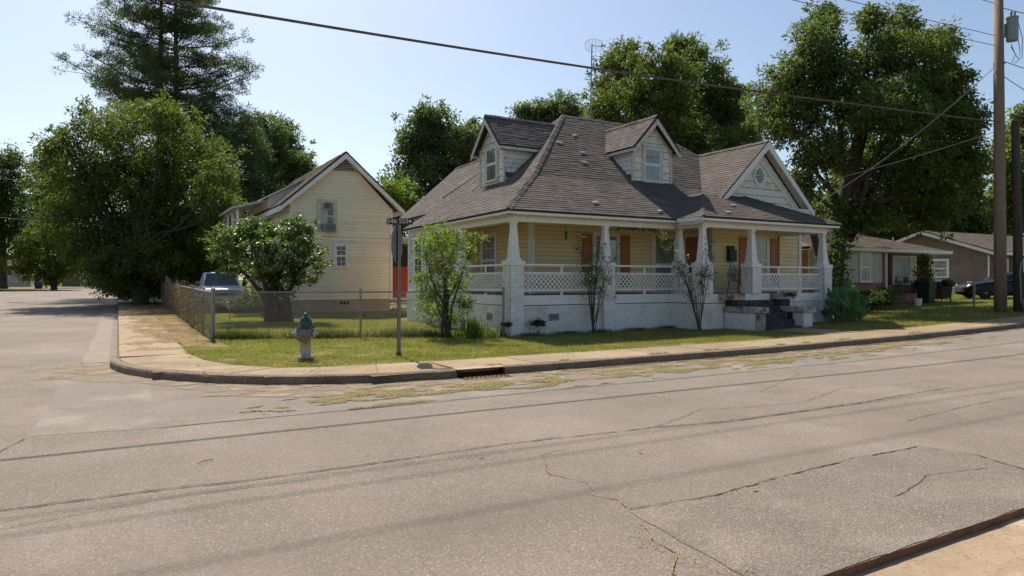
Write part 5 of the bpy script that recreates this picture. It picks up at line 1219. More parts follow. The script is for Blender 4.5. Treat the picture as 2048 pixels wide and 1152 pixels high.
def sedan(x0, y0, z0, label, th):
    ct, st_ = math.cos(th), math.sin(th); t = thing('parked_car', label, 'car', (x0,y0,z0)); T = lambda a, b, c: (x0+a*ct-b*st_, y0+a*st_+b*ct, z0+c); D = lambda a, b, c=0: (a*ct-b*st_, a*st_+b*ct, c)
    def tb(m, a0, b0, c0, a1, b1, c1): return m.hexa([T(a0,b0,c0),T(a1,b0,c0),T(a1,b1,c0),T(a0,b1,c0),T(a0,b0,c1),T(a1,b0,c1),T(a1,b1,c1),T(a0,b1,c1)])
    pt = carpaint('black_paint', (.008,.008,.009), .3)
    st = [(0,.34,.6,.6,.55),(.1,.26,.7,.71,.74),(.4,.2,.8,.8,.85),(.9,.18,.88,.89,.89),(1.3,.18,.93,.94,.9),(1.7,.18,.95,1.13,.9),(2.25,.18,.96,1.38,.9),(2.9,.18,.97,1.42,.9),(3.5,.18,.99,1.33,.89),(4.05,.18,1.01,1.08,.87),(4.45,.26,.99,1.0,.82),(4.62,.36,.85,.86,.72)]
    secs = []
    for a, zb, zt, zr, w in st:
        up = zr > zt+.03; wr = w*.74 if up else w*.8
        secs.append([(a,-w*.94,zb),(a,-w,zb+.14),(a,-w*1.01,(zb+zt)/2+.05),(a,-w*.98,zt-.05),(a,-w*.92,zt),(a,-wr,max(zr-.04,zt+.003)),(a,-wr*.6,max(zr,zt+.006)),(a,wr*.6,max(zr,zt+.006)),(a,wr,max(zr-.04,zt+.003)),(a,w*.92,zt),(a,w*.98,zt-.05),(a,w*1.01,(zb+zt)/2+.05),(a,w,zb+.14),(a,w*.94,zb)])
    body = obj('car_body', loft(secs, T), pt, t, smooth=True)
    for s in (-1, 1):
        f = lambda a, c: T(a, s*(.86-(c-.96)*.44+.012), c)
        for q in ([(1.5,.99),(2.2,1.31),(2.72,1.36),(2.72,1.0)], [(2.8,1.0),(2.8,1.36),(3.3,1.31),(3.85,1.08),(3.8,1.03)]):
            m = MB(); m.face([f(a, c) for a, c in q]); obj('side_window', m, cglass, t)
        m = MB(); m.tube([f(1.45,.985), f(2.75,.985), f(3.9,1.03)], .012, 5); obj('window_trim', m, chrome, t)
        m = MB(); m.tube([f(1.55,1.0), f(2.22,1.34), f(2.8,1.39), f(3.35,1.34), f(3.92,1.06)], .012, 5); obj('window_trim', m, chrome, t)
        m = MB(); tb(m, 1.62, s*.97-.08, .98, 1.8, s*.97+.06, 1.1); obj('mirror', m, pt, t, bevel=.02)
        m = MB(); m.lathe([(.02,0),(.09,.02),(.12,.05),(.1,.1)], T(.2,s*.62,.66), 12, d=D(-1,s*.7,.3)); obj('headlight', m, lampm, t, smooth=True)
        for a in (.85, 3.62): wheel(t, T(a, s*.82, .32), D(0,s), .32)
        for a in (1.5, 2.76, 3.6): m = MB(); m.tube([T(a, s*.915, .32), T(a, s*.925, .7), T(a, s*.885, .94)], .006, 4); obj('door_gap', m, black, t)
        for a in (2.45, 3.4): m = MB(); tb(m, a, s*.9-.03, .8, a+.16, s*.9+.03, .83); obj('door_handle', m, chrome, t)
    m = MB(); m.face([T(1.36,-.74,.965),T(1.36,.74,.965),T(2.2,.6,1.385),T(2.2,-.6,1.385)]); obj('windscreen', m, cglass, t)
    m = MB(); tb(m, -.02, -.45, .38, .03, .45, .52); obj('grille', m, black, t)
sedan(39.7, 20.0, lz(41,20), 'black sedan parked nose left in front of the brown brick house', R(-38))
def pickup(x, y, z):
    t = thing('pickup_truck', 'white pickup truck facing the road, parked inside the fence beside the cream house', 'pickup truck', (x,y,z)); T = lambda a, b, c: (x+a, y+b, z+c)
    wp = carpaint('white_paint', (.62,.64,.66), .3)
    def sec(b, w, zb, zt, wt, r=.06): return [(-w,b,zb),(-w,b,zt-.12),(-w*.97,b,zt-.03),(-wt,b,zt),(wt,b,zt),(w*.97,b,zt-.03),(w,b,zt-.12),(w,b,zb)]
    obj('hood', loft([sec(-.02,.84,.62,.98,.78), sec(.08,.88,.5,1.05,.8), sec(.8,.9,.5,1.1,.82), sec(1.35,.9,.5,1.14,.82)], T), wp, t, smooth=False, bevel=.02)
    obj('cab', loft([sec(1.35,.9,.45,1.16,.8), sec(1.95,.9,.45,1.18,.78), sec(2.9,.9,.45,1.18,.78)], T), wp, t)
    m = loft([[(-.8,1.4,1.15),(-.8,1.4,1.17),(.8,1.4,1.17),(.8,1.4,1.15)], [(-.72,1.62,1.4),(-.72,1.62,1.42),(.72,1.62,1.42),(.72,1.62,1.4)], [(-.62,1.95,1.7),(-.6,1.95,1.74),(.6,1.95,1.74),(.62,1.95,1.7)], [(-.64,2.6,1.72),(-.6,2.6,1.78),(.6,2.6,1.78),(.64,2.6,1.72)], [(-.7,2.9,1.2),(-.66,2.9,1.7),(.66,2.9,1.7),(.7,2.9,1.2)]], T)
    m = MB(); m.box(*T(-.63,1.95,1.71), *T(.63,2.85,1.78)); obj('cab_roof', m, wp, t, bevel=.03)
    for s in (-1,1):
        for q in ((T(s*.79,1.42,1.16), T(s*.61,1.97,1.74), .06, .06), (T(s*.79,2.85,1.16), T(s*.61,2.82,1.74), .09, .08), (T(s*.82,2.1,1.16), T(s*.63,2.1,1.74), .05, .05)): m = MB(); m.beam(*q); obj('pillar', m, wp, t)
    m = MB(); m.beam(T(-.6,1.97,1.74), T(.6,1.97,1.74), .06, .05); obj('header', m, wp, t)
    m = MB(); m.face([T(-.76,1.43,1.17),T(.76,1.43,1.17),T(.59,1.95,1.72),T(-.59,1.95,1.72)]); obj('windscreen', m, carpaint('screen_glass', (.07,.09,.1), .05), t)
    for s in (-1,1): m = MB(); m.face([T(s*.8,1.5,1.17),T(s*.8,2.8,1.17),T(s*.62,2.8,1.71),T(s*.62,1.98,1.71)]); obj('side_window', m, cglass, t)
    m = MB(); m.box(*T(-.9,2.92,.45), *T(.9,4.9,1.12)); obj('cargo_bed', m, wp, t, bevel=.03)
    m = MB(); m.box(*T(-.55,-.06,.72), *T(.55,-.02,.95)); gl = obj('grille', m, black, t)
    for k in range(4): m = MB(); m.box(*T(-.55,-.075,.74+k*.055), *T(.55,-.06,.76+k*.055)); obj('grille_bar', m, chrome, gl)
    for s in (-1,1):
        m = MB(); m.box(*T(s*.7-.13,-.07,.74), *T(s*.7+.13,-.01,.93)); obj('headlight', m, lampm, t, bevel=.02)
        m = MB(); m.box(*T(s*1.0-.09,1.5,1.15), *T(s*1.0+.09,1.58,1.36)); obj('mirror', m, black, t, bevel=.02)
        for b in (.7, 4.0): wheel(t, T(s*.8, b, .36), (s,0,0), .36)
    m = MB(); m.box(*T(-.9,-.16,.48), *T(.9,-.03,.64)); obj('bumper', m, chrome, t, bevel=.03)
    m = MB(); m.box(*T(-.15,-.175,.5), *T(.15,-.165,.6)); obj('licence_plate', m, curtw, t)
pickup(4.15, 32.6, lz(4,33))

# ================================================================== foliage
def at(px, py, Z):
    r = (px-1024)/1365.3; return np.array([r*Z*.86603+Z*.5, -r*Z*.5+Z*.86603, 1.65+(561-py)/1365.3*Z])
def leaves(name, C, cr, per, ll, lw, mat, parent, rs, out_c=None, droop=.25, flat=.6, kind=None, upb=.6):
    """C: clump centres (n,3); per leaves in each; one joined part of many leaf faces"""
    n = len(C); N = n*per
    c = np.repeat(C, per, 0); crr = np.repeat(cr, per) if hasattr(cr, '__len__') else cr
    d = rs.normal(size=(N, 3)); d /= np.linalg.norm(d, axis=1)[:, None]
    rad = rs.rand(N)**.45*crr
    off = d*rad[:, None]; off[:, 2] *= flat
    P = c+off
    ax = d*.8+rs.normal(size=(N, 3))*.55; ax[:, 2] -= droop; ax /= np.linalg.norm(ax, axis=1)[:, None]
    nr = rs.normal(size=(N, 3))*.6; nr[:, 2] += upb; sd = np.cross(ax, nr); sd /= (np.linalg.norm(sd, axis=1)[:, None]+1e-6)
    L = ll*(.45+1.1*rs.rand(N)**1.3)[:, None]; W2 = lw*(.6+.8*rs.rand(N))[:, None]/2
    nn = np.cross(sd, ax)
    V = np.empty((N, 4, 3)); V[:, 0] = P; V[:, 1] = P+ax*L*.5+sd*W2+nn*L*.06; V[:, 2] = P+ax*L; V[:, 3] = P+ax*L*.5-sd*W2+nn*L*.06
    return npmesh(name, V.reshape(-1, 3), np.arange(N*4), 4, mat, parent, kind=kind)
def sample_lobes(lobes, n, rs, rmin=.45, lump=.28, seed=0):
    L = np.array(lobes); w = (L[:, 3]*L[:, 4]*L[:, 5])**(2/3); w /= w.sum(); k = rs.choice(len(L), n, p=w)
    d = rs.normal(size=(n, 3)); d /= np.linalg.norm(d, axis=1)[:, None]
    r = rmin+(1-rmin)*rs.rand(n)**.6
    l = np.array([MN.noise(Vector((float(a[0])*2.2+seed, float(a[1])*2.2, float(a[2])*2.2+i*3.1))) for a, i in zip(d, k)])
    r *= 1+lump*l
    return L[k, :3]+d*L[k, 3:]*r[:, None], k
def tree(name, label, base, lobes, n, per, cr, ll, lw, mat, bmat, tr=.3, seed=1, group=None, droop=.25, flat=.65, rmin=.45, cat='tree', stems=1, limbs=True, lump=.5, twig=60, cname='crown', thr=None, upb=.6, wild=.16):
    rs = np.random.RandomState(seed); random.seed(seed)
    t = thing(name, label, cat, tuple(base), group)
    C, k = sample_lobes(lobes, n, rs, rmin, lump, seed)
    if wild:
        q = rs.rand(len(C)) < wild; cc = np.array(lobes)[k, :3]; C[q] = cc[q]+(C[q]-cc[q])*(1.08+.3*rs.rand(q.sum()))[:, None]
    C[:, 2] = np.maximum(C[:, 2], base[2]+.35)
    crv = cr*(.4+1.0*rs.rand(len(C))**1.4)
    if wild: crv[q] *= .55
    leaves(cname, C, crv, per, ll, lw, mat, t, rs, droop=droop, flat=flat, upb=upb)
    L = np.array(lobes); cen = L[:, :3].mean(0); m = MB(); b = Vector(base)
    if limbs:
        for s in range(stems):
            bb = b+Vector((rj(.12)*stems*tr*4, rj(.12)*stems*tr*3, 0)) if stems > 1 else b
            top = Vector((cen[0], cen[1], cen[2]+(L[:,2].max()-cen[2])*.5)) if stems == 1 else Vector(tuple(L[s % len(L), :3]))
            fork = bb+(top-bb)*.35; fork.x = bb.x+(top.x-bb.x)*.15; fork.y = bb.y+(top.y-bb.y)*.15
            m.tube([bb-Vector((0,0,.15)), bb+Vector((rj(.03),rj(.03),.12)), fork, (fork+top)/2+Vector((rj(.2),rj(.2),0)), top], [tr*1.25, tr, tr*.8, tr*.5, tr*.12], 10)
        for i, l in enumerate(L):
            e = Vector(l[:3]); s0 = b+(Vector(tuple(cen))-b)*random.uniform(.35, .7); s0.x = b.x+(cen[0]-b.x)*.4+rj(.1); s0.y = b.y+(cen[1]-b.y)*.4+rj(.1)
            mid = (s0+e)/2+Vector((rj(.3), rj(.3), -.1*l[5])); m.tube([s0, mid, e], [tr*.38, tr*.22, tr*.07], 6)
        for i in rs.choice(len(C), min(twig, len(C)), replace=False):
            e = Vector(tuple(C[i])); s0 = Vector(tuple(L[k[i], :3])); q = (e+s0)/2+Vector((rj(.15), rj(.15), -.1)); m.tube([s0, q, e], [tr*.1, tr*.06, .012], 4, cap=False)
        obj('trunk', m, bmat, t, smooth=True)
    return t
def lob(lst, Z, dz=0, seed=3, depth=.8):
    """lobes given as picture outline (px, py, rx px, ry px); each gets its own real distance"""
    r = random.Random(seed); o = []
    for q in lst:
        z = Z+(q[4] if len(q) > 4 else r.uniform(-dz, dz)); p = at(q[0], q[1], z); rx = q[2]/1365.3*z; ry = q[3]/1365.3*z; o.append((*p, rx, max(rx*depth, .3), ry))
    return o
LF = leaf_mat
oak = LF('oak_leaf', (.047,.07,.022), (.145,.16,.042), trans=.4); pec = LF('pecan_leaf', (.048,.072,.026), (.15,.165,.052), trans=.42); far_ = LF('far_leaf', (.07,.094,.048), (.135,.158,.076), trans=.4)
pinel = LF('pine_needle', (.055,.08,.042), (.115,.14,.065), trans=.3); dark_l = LF('dark_leaf', (.036,.057,.021), (.088,.112,.034), trans=.38); yel = LF('yellow_green_leaf', (.05,.07,.014), (.17,.18,.03), trans=.45)
crape = LF('crape_leaf', (.05,.085,.024), (.15,.19,.055), trans=.35, spec=.28, rough=.45); shrubl = LF('shrub_leaf', (.075,.12,.028), (.2,.25,.06), trans=.42, spec=.35)

# -- big street tree at the left
b = (1.1, 42.5, gz(1,42)+.1)
lb = lob([(285,300,120,90),(195,330,90,85),(380,330,85,80),(250,400,130,90),(350,420,110,90),(140,380,60,70),(430,370,50,55),(160,450,70,60),(290,480,120,70),(400,460,70,60),(230,245,70,40),(320,240,70,40),(130,285,30,28),(240,540,60,45),(330,545,75,50),(125,260,22,20),(205,520,40,35),(440,430,40,45),(190,490,45,40),(220,560,40,28),(280,560,45,30),(150,500,28,30),(350,500,80,50),(300,520,70,40)], 38, 2.5, 5)
tree('street_tree', 'broad dense dark green tree overhanging the side street at the fence end', b, lb, 3000, 44, .56, .2, .08, oak, bark, .42, 11, droop=.35, rmin=.35)
# creeper and undergrowth at its foot
tree('hedge_mass', 'dark tangled undergrowth around the foot of the big left tree', (2.6,43,gz(2,43)+.1), lob([(300,560,50,40),(270,575,30,28),(345,560,50,35),(385,545,50,45),(250,560,35,35),(420,520,45,50)], 40, 1.5, 6), 420, 40, .5, .2, .1, dark_l, bark, .1, 12, rmin=.1, cat='undergrowth', limbs=False)
# -- tall pine behind
def pine(label, bx, by, h, r, z0, seed, lean=0., n=60, stemr=.4):
    rs = np.random.RandomState(seed); random.seed(seed); z_b = gz(bx,by)+.1; t = thing('pine_tree', label, 'tree', (bx,by,z_b), 'tall pines behind the street tree'); m = MB(); C = []
    for dx in (-.55, .55):
        m.tube([(bx+dx,by,z_b-.1),(bx+dx*1.2,by,z_b+h*.5),(bx+dx+lean,by,z_b+h)], [stemr, stemr*.75, .06], 10)
    for i in range(n):
        f = (i+rs.rand())/n; z = z_b+z0+(h-z0)*f; ln = r*(1-f**1.6*.75)*(.55+.55*rs.rand()); a = rs.rand()*2*np.pi
        s0 = Vector((bx+(.6 if rs.rand() > .5 else -.6), by, z)); up = .12+.25*rs.rand(); e = s0+Vector((math.cos(a)*ln, math.sin(a)*ln, ln*up)); mid = (s0+e)/2+Vector((0,0,-.06*ln))
        m.tube([s0, mid, e], [.11*(1-f*.6), .07*(1-f*.5), .02], 5, cap=False)
        k = int(5+ln*2.9)
        for j in range(k):
            tt = .3+.7*rs.rand(); p = s0+(e-s0)*tt; p.z -= .24*ln*tt*(1-tt); w = .28*ln*(1-abs(tt-.6))
            C.append((p.x+rs.normal()*w*.45, p.y+rs.normal()*w*.45, p.z+.2+rs.normal()*.12))
            if j % 3 == 0: q = Vector(C[-1]); m.tube([p, q], [.03, .012], 3, cap=False)
    leaves('needles', np.array(C), .5*(.5+.8*rs.rand(len(C))), 58, .24, .06, pinel, t, rs, droop=-.15, flat=.6)
    obj('trunk', m, barkp, t, smooth=True)
p = at(337, 561, 62); pine('tallest dark pine with two trunks rising out of the top of the picture', p[0], p[1], 30.5, 7.9, 14.5, 21, n=130)
lb = lob([(430,250,60,45),(480,265,50,50),(400,300,60,60),(455,330,60,60),(500,330,50,60),(520,400,50,50),(420,215,45,30),(470,400,60,50)], 60, 2, 7)
tree('pine_tree', 'brownish green pine mass stepping down to the right of the tallest pine', (*at(450,561,60)[:2], .9), lb, 850, 46, .8, .42, .055, pinel, barkp, .35, 22, 'tall pines behind the street tree', droop=.1, flat=.5)
lb = lob([(540,290,45,55),(570,310,45,60),(585,350,45,50),(540,370,60,60),(505,250,25,28),(600,330,30,30),(560,260,30,28)], 66, 2, 8)
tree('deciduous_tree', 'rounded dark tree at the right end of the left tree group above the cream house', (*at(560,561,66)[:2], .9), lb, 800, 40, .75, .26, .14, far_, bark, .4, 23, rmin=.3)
# -- far left
lb = lob([(5,350,45,55),(20,420,45,60),(0,480,40,50),(25,320,25,25),(-30,400,50,80)], 78, 2, 9)
tree('left_edge_tree', 'dark tree with a thick trunk cut by the left edge of the picture', (*at(6,570,78)[:2], .9), lb, 700, 34, .8, .3, .15, dark_l, bark, .45, 24, rmin=.3)
lb = lob([(100,360,40,50),(80,430,45,60),(120,420,40,60),(95,320,25,25),(60,480,40,40)], 120, 3, 10)
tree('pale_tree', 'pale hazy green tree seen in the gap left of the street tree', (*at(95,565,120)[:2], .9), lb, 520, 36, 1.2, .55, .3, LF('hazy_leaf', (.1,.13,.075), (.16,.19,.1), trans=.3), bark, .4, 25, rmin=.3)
lb = lob([(95,500,62,48),(60,520,40,36),(135,515,34,36),(100,470,45,30),(80,545,40,22),(125,545,35,22)], 76, 1, 11)
tree('round_bushy_tree', 'low rounded yellow-green tree standing on the far corner grass', (*at(103,566,76)[:2], .75), lb, 620, 34, .6, .24, .13, yel, bark, .22, 26, rmin=.3, stems=3)
# -- background behind the cottage
lb = lob([(870,260,55,45),(840,300,50,50),(900,310,60,60),(870,370,80,60),(930,290,40,45),(810,370,45,50),(860,235,30,22),(950,260,22,22),(960,330,50,50)], 58, 2, 12)
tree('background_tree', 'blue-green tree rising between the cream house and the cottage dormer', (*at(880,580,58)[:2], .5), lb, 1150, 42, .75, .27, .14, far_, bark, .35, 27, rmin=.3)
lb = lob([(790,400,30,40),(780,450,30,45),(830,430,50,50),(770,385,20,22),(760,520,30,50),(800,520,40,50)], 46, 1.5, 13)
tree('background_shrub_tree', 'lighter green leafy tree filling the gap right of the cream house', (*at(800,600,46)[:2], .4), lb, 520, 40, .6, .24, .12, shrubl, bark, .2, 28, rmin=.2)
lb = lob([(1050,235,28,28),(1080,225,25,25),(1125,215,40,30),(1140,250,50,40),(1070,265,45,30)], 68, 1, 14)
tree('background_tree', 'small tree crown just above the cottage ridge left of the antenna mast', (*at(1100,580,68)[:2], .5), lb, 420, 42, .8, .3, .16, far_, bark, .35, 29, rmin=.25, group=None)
lb = lob([(1240,180,65,60),(1330,160,75,60),(1410,150,60,55),(1300,240,100,70),(1400,240,90,70),(1210,240,45,60),(1370,105,45,35),(1240,120,45,35),(1455,210,50,60),(1480,270,60,60),(1440,320,90,70),(1340,320,80,60)], 46, 3, 15)
tree('pecan_tree', 'large olive green tree directly behind the cottage roof and antenna', (*at(1340,590,46)[:2], .6), lb, 2100, 44, .64, .26, .1, pec, bark, .45, 30, rmin=.35, droop=.3)
# -- right big tree
lb = lob([(1640,90,55,60),(1600,160,70,60),(1580,230,70,60),(1690,180,80,70),(1760,110,60,60),(1800,60,40,40),(1850,130,70,70),(1880,90,40,35),(1780,220,100,70),(1880,230,80,70),(1930,250,40,50),(1640,300,70,60),(1740,330,90,60),(1850,340,90,60),(1910,330,50,50),(1650,45,30,35),(1740,40,30,30),(1800,410,90,50),(1700,410,60,35),(1530,210,40,40),(1600,370,40,30),(1900,180,60,50),(1880,410,60,50),(1740,430,50,28),(1940,330,35,50),(1690,440,40,30)], 30, 2.5, 16)
b = (25.9,18.1,lz(26,18)-.05)
tree('walnut_tree', 'very large dark tree with forked trunk rising beside the cottage porch at the right', b, lb, 2700, 44, .46, .19, .075, pec, bark, .34, 31, rmin=.3, droop=.3, twig=160)
m = MB(); m.tube([(25.6,18.0,.3),(25.55,18.1,1.6),(25.2,18.4,3.5),(24.4,18.9,6.0)], [.24,.2,.15,.06], 9); m.tube([(26.2,18.0,.3),(26.35,18.1,1.8),(26.9,18.2,4),(28,18.4,7)], [.26,.23,.17,.07], 9); obj('second_stem', m, bark, bpy.data.objects['walnut_tree'], smooth=True)
rs = np.random.RandomState(5); C = np.array([(25.8+rs.normal()*.35, 17.8+rs.normal()*.3, .6+4.5*rs.rand()) for _ in range(110)])
leaves('climbing_ivy', C, .3, 22, .12, .1, dark_l, bpy.data.objects['walnut_tree'], rs)
lb = lob([(1740,420,60,50),(1830,400,80,60),(1920,410,50,60),(1690,380,50,60),(1600,430,60,50),(1640,480,50,40),(1790,440,70,40),(1880,440,60,40),(1940,440,40,45),(1850,350,80,60),(1920,350,40,50)], 62, 3, 17)
tree('background_tree', 'dark shaded tree mass behind the two brick houses', (*at(1800,570,62)[:2], .9), lb, 1300, 40, 1.0, .4, .24, dark_l, bark, .4, 32, rmin=.15)
lb = lob([(2010,330,40,60),(2035,280,30,40),(1985,420,35,50),(2030,420,40,60),(2045,230,15,20),(2070,330,50,80)], 75, 3, 18)
tree('right_edge_tree', 'lighter green tree seen behind the poles at the right edge', (*at(2015,570,75)[:2], 1.3), lb, 480, 40, 1.0, .4, .22, yel, bark, .4, 33, rmin=.25)
lb = lob([(150+i*90, 520+(i%3)*12, 70, 40) for i in range(0, 7)], 105, 8, 19)+lob([(1560+i*90, 500+(i%3)*12, 80, 50) for i in range(0, 6)], 90, 6, 20)+lob([(650+i*80, 540, 60, 30) for i in range(0, 5)], 95, 6, 20)+[(95+8*math.sin(i*2.1)+i*4, 24+i*11, 4.5, 7, 7, 4.5+1.5*math.sin(i)) for i in range(9)]+[(62+i*9, 78+5*math.sin(i), 4.5, 7, 6, 4.5) for i in range(5)]+[(-30-i*9, 108+4*math.sin(i*2), 5, 7, 6, 5) for i in range(6)]
t = tree('distant_woodland', 'distant dark belt of woodland behind the houses', (40, 80, 1), lb, 1900, 36, 1.6, .7, .4, dark_l, bark, .3, 34, rmin=.1, limbs=False, cat='woodland'); t['kind'] = 'stuff'
# -- yard plants
tx, ty = 4.95, 25.3; z = lz(tx,ty)
lb = lob([(470,480,45,30),(520,465,50,28),(580,465,45,28),(620,500,35,28),(540,510,80,35),(450,510,30,22),(480,540,40,25),(610,545,40,22),(560,555,50,25),(440,470,28,18),(640,520,24,16),(500,445,30,16),(600,445,25,15)], 24.4, .9, 21)
tree('crape_myrtle', 'spreading glossy-leaved small tree with many dark stems in the fenced yard', (tx,ty,z), lb, 480, 34, .25, .13, .06, crape, bark, .11, 40, rmin=.35, droop=.1, flat=.28, stems=9, twig=150, upb=1.4)
rs = np.random.RandomState(8); C = np.array([(tx+rs.normal()*.22, ty+rs.normal()*.2, z+.1+1.1*rs.rand()) for _ in range(60)]); leaves('basal_shoots', C, .22, 20, .1, .06, dark_l, bpy.data.objects['crape_myrtle'], rs)
x, y = 4.75, 29.4; z = lz(x,y)
tree('clipped_bush', 'rounded dull green clipped bush beside the pickup truck', (x,y,z), [(x,y,z+.55,.75,.7,.55),(x+.25,y-.1,z+.4,.6,.6,.45),(x-.3,y,z+.4,.55,.6,.4)], 240, 44, .2, .05, .03, LF('box_leaf', (.06,.085,.035), (.13,.15,.07), trans=.2), bark, .05, 41, rmin=.65, cat='bush', limbs=False)
x, y = 7.45, 16.45; z = lz(x,y)
lb = lob([(880,480,38,30),(850,500,30,30),(910,490,35,30),(940,500,20,22),(880,540,50,35),(870,590,45,32),(890,630,50,28),(845,560,25,30),(920,560,30,30),(955,475,10,10),(850,620,25,18),(930,605,22,18),(870,455,18,16)], 18.2, .5, 22)
tree('tall_shrub', 'tall loose light green shrub growing through the wire fence before the porch corner', (x,y,z), lb, 400, 20, .17, .085, .034, shrubl, bark, .04, 42, rmin=.15, droop=.2, flat=.8, stems=6, twig=160, cat='shrub')
def grassclump(name, label, x, y, n, h, w_, mat, r, seed, parent=None, cat='plant'):
    rs = np.random.RandomState(seed); z = lz(x,y); t = thing(name, label, cat, (x,y,z)); N = n; a = rs.rand(N)*2*np.pi; rr = rs.rand(N)*r; P = np.stack([x+rr*np.cos(a), y+rr*np.sin(a)*.7, np.full(N, z-.02)], 1)
    hh = h*(.5+.6*rs.rand(N)); ln = .15+.5*rs.rand(N); b = rs.rand(N)*2*np.pi; M1 = P+np.stack([np.cos(b)*ln*hh*.35, np.sin(b)*ln*hh*.35, hh*.65], 1); M2 = P+np.stack([np.cos(b)*ln*hh, np.sin(b)*ln*hh, hh*(1-.3*ln)], 1); s = np.stack([-np.sin(b), np.cos(b), np.zeros(N)], 1)*w_/2
    V = np.stack([P-s, P+s, M1+s, M1-s, M1-s, M1+s, M2+s*.2, M2-s*.2], 1).reshape(-1, 3); npmesh('leaf_blades', V, np.arange(N*8), 4, mat, t); return t
grassclump('iris_clump', 'clump of bright upright sword-shaped leaves at the foot of the tall shrub', 8.05, 16.0, 130, .62, .03, LF('iris_leaf', (.07,.14,.02), (.2,.25,.05), trans=.4), .42, 50)
grassclump('dry_grass_clump', 'pale arching dry grass clump by the white corner pier', 8.55, 15.85, 160, .35, .012, LF('pale_blade', (.3,.3,.17), (.2,.22,.09), trans=.3), .25, 51)
x, y = 9.95, 15.85; tree('small_weed_bush', 'small dark weed bush against the white wall right of the corner pier', (x,y,lz(x,y)), [(x,y,lz(x,y)+.2,.14,.12,.24),(x+.12,y,lz(x,y)+.32,.08,.08,.1)], 26, 22, .09, .06, .045, dark_l, bark, .015, 52, cat='weed', twig=6)
x, y = 8.9, 15.75; tree('small_weed', 'tiny dark weed beside the fence end post', (x,y,lz(x,y)), [(x,y,lz(x,y)+.1,.14,.1,.08)], 12, 20, .08, .05, .04, dark_l, bark, .015, 53, cat='weed', twig=6)
def rose(label, x, y, canes, seed, flowers=()):
    rs = np.random.RandomState(seed); random.seed(seed); z = lz(x,y); t = thing('rose_bush', label, 'rose bush', (x,y,z), 'leggy climbing roses before the porch'); m = MB(); C = []
    for (dx, dy, h) in canes:
        e = Vector((x+dx, y+dy, z+h)); mid = Vector((x+dx*.35+rj(.08), y+dy*.5, z+h*.5)); b0 = Vector((x+rj(.06), y+rj(.04), z-.03))
        P = [b0, (b0+mid)/2+Vector((rj(.04),0,0)), mid, (mid+e)/2+Vector((rj(.08),rj(.04),0)), e]; m.tube(P, [.016,.013,.011,.008,.004], 5)
        for j in range(int(h*4)):
            q = P[2]+(P[4]-P[2])*(rs.rand()*1.0); s = q+Vector((rs.normal()*.13, rs.normal()*.08, rs.normal()*.09+.05)); m.tube([q, s], [.004,.002], 3); C.append(tuple(s))
    obj('canes', m, noise_mat('rose_cane', (.07,.075,.04), (.09,.05,.035), scale=9), t)
    leaves('foliage', np.array(C), .1, 10, .06, .04, crape, t, rs, flat=.8)
    for (dx, dy, h, c) in flowers:
        m = MB()
        for k in range(7):
            a = k*.9; o = Vector((x+dx, y+dy, z+h)); u = Vector((math.cos(a), math.sin(a), .3)); v = Vector((-math.sin(a), math.cos(a), 0)); rr = .045+.012*(k % 3)
            m.face([o, o+u*rr*.7+v*rr*.6, o+u*rr+Vector((0,0,.03)), o+u*rr*.7-v*rr*.6])
        obj('blossom', m, noise_mat(c, (.75,.3,.28) if c == 'pink_petal' else (.75,.7,.66), (.7,.42,.38) if c == 'pink_petal' else (.65,.6,.58), scale=20), t)
rose('leggy rose with pink and white blooms in front of the second porch pier', 11.75, 15.75, [(-.6,-.05,2.9),(-.35,0,2.6),(-.1,.05,2.4),(.1,-.1,2.7),(.35,-.05,2.3),(.6,-.1,2.1),(.55,-.2,1.7),(-.15,-.1,2.5),(.2,0,2.5),(-.3,0,1.9),(0,-.1,2.2),(.7,-.1,2.45)], 60, [(.08,-.1,2.62,'pink_petal'),(-.33,-.05,2.72,'white_petal')])
rose('leggy rose leaning right by the porch steps corner', 14.95, 14.75, [(.55,-.1,2.3),(.35,-.1,2.6),(.2,0,1.9),(-.5,.1,1.6),(-.8,.1,2.0),(-1.1,.2,2.6),(-1.3,.25,2.9),(-.5,.2,2.3),(-.2,.1,1.5),(.1,0,2.2)], 61)
# garland on the beam
rs = np.random.RandomState(4); t = thing('leaf_garland', 'trailing garland of dark leaves hung under the porch beam between two columns', 'garland', (13.2,16.1,3.3)); C = np.array([(13.05+1.45*k/60, 16.3+rs.normal()*.02, 3.3-.05*abs(math.sin(k*.5))+rs.normal()*.02) for k in range(60)]+[(14.5+.35*k/20, 16.3, 3.28-.6*(k/20)**2+rs.normal()*.03) for k in range(26)])
leaves('leaf', C, .06, 5, .055, .04, LF('garland_leaf', (.05,.06,.03), (.09,.085,.05), trans=.1), t, rs, kind='stuff')
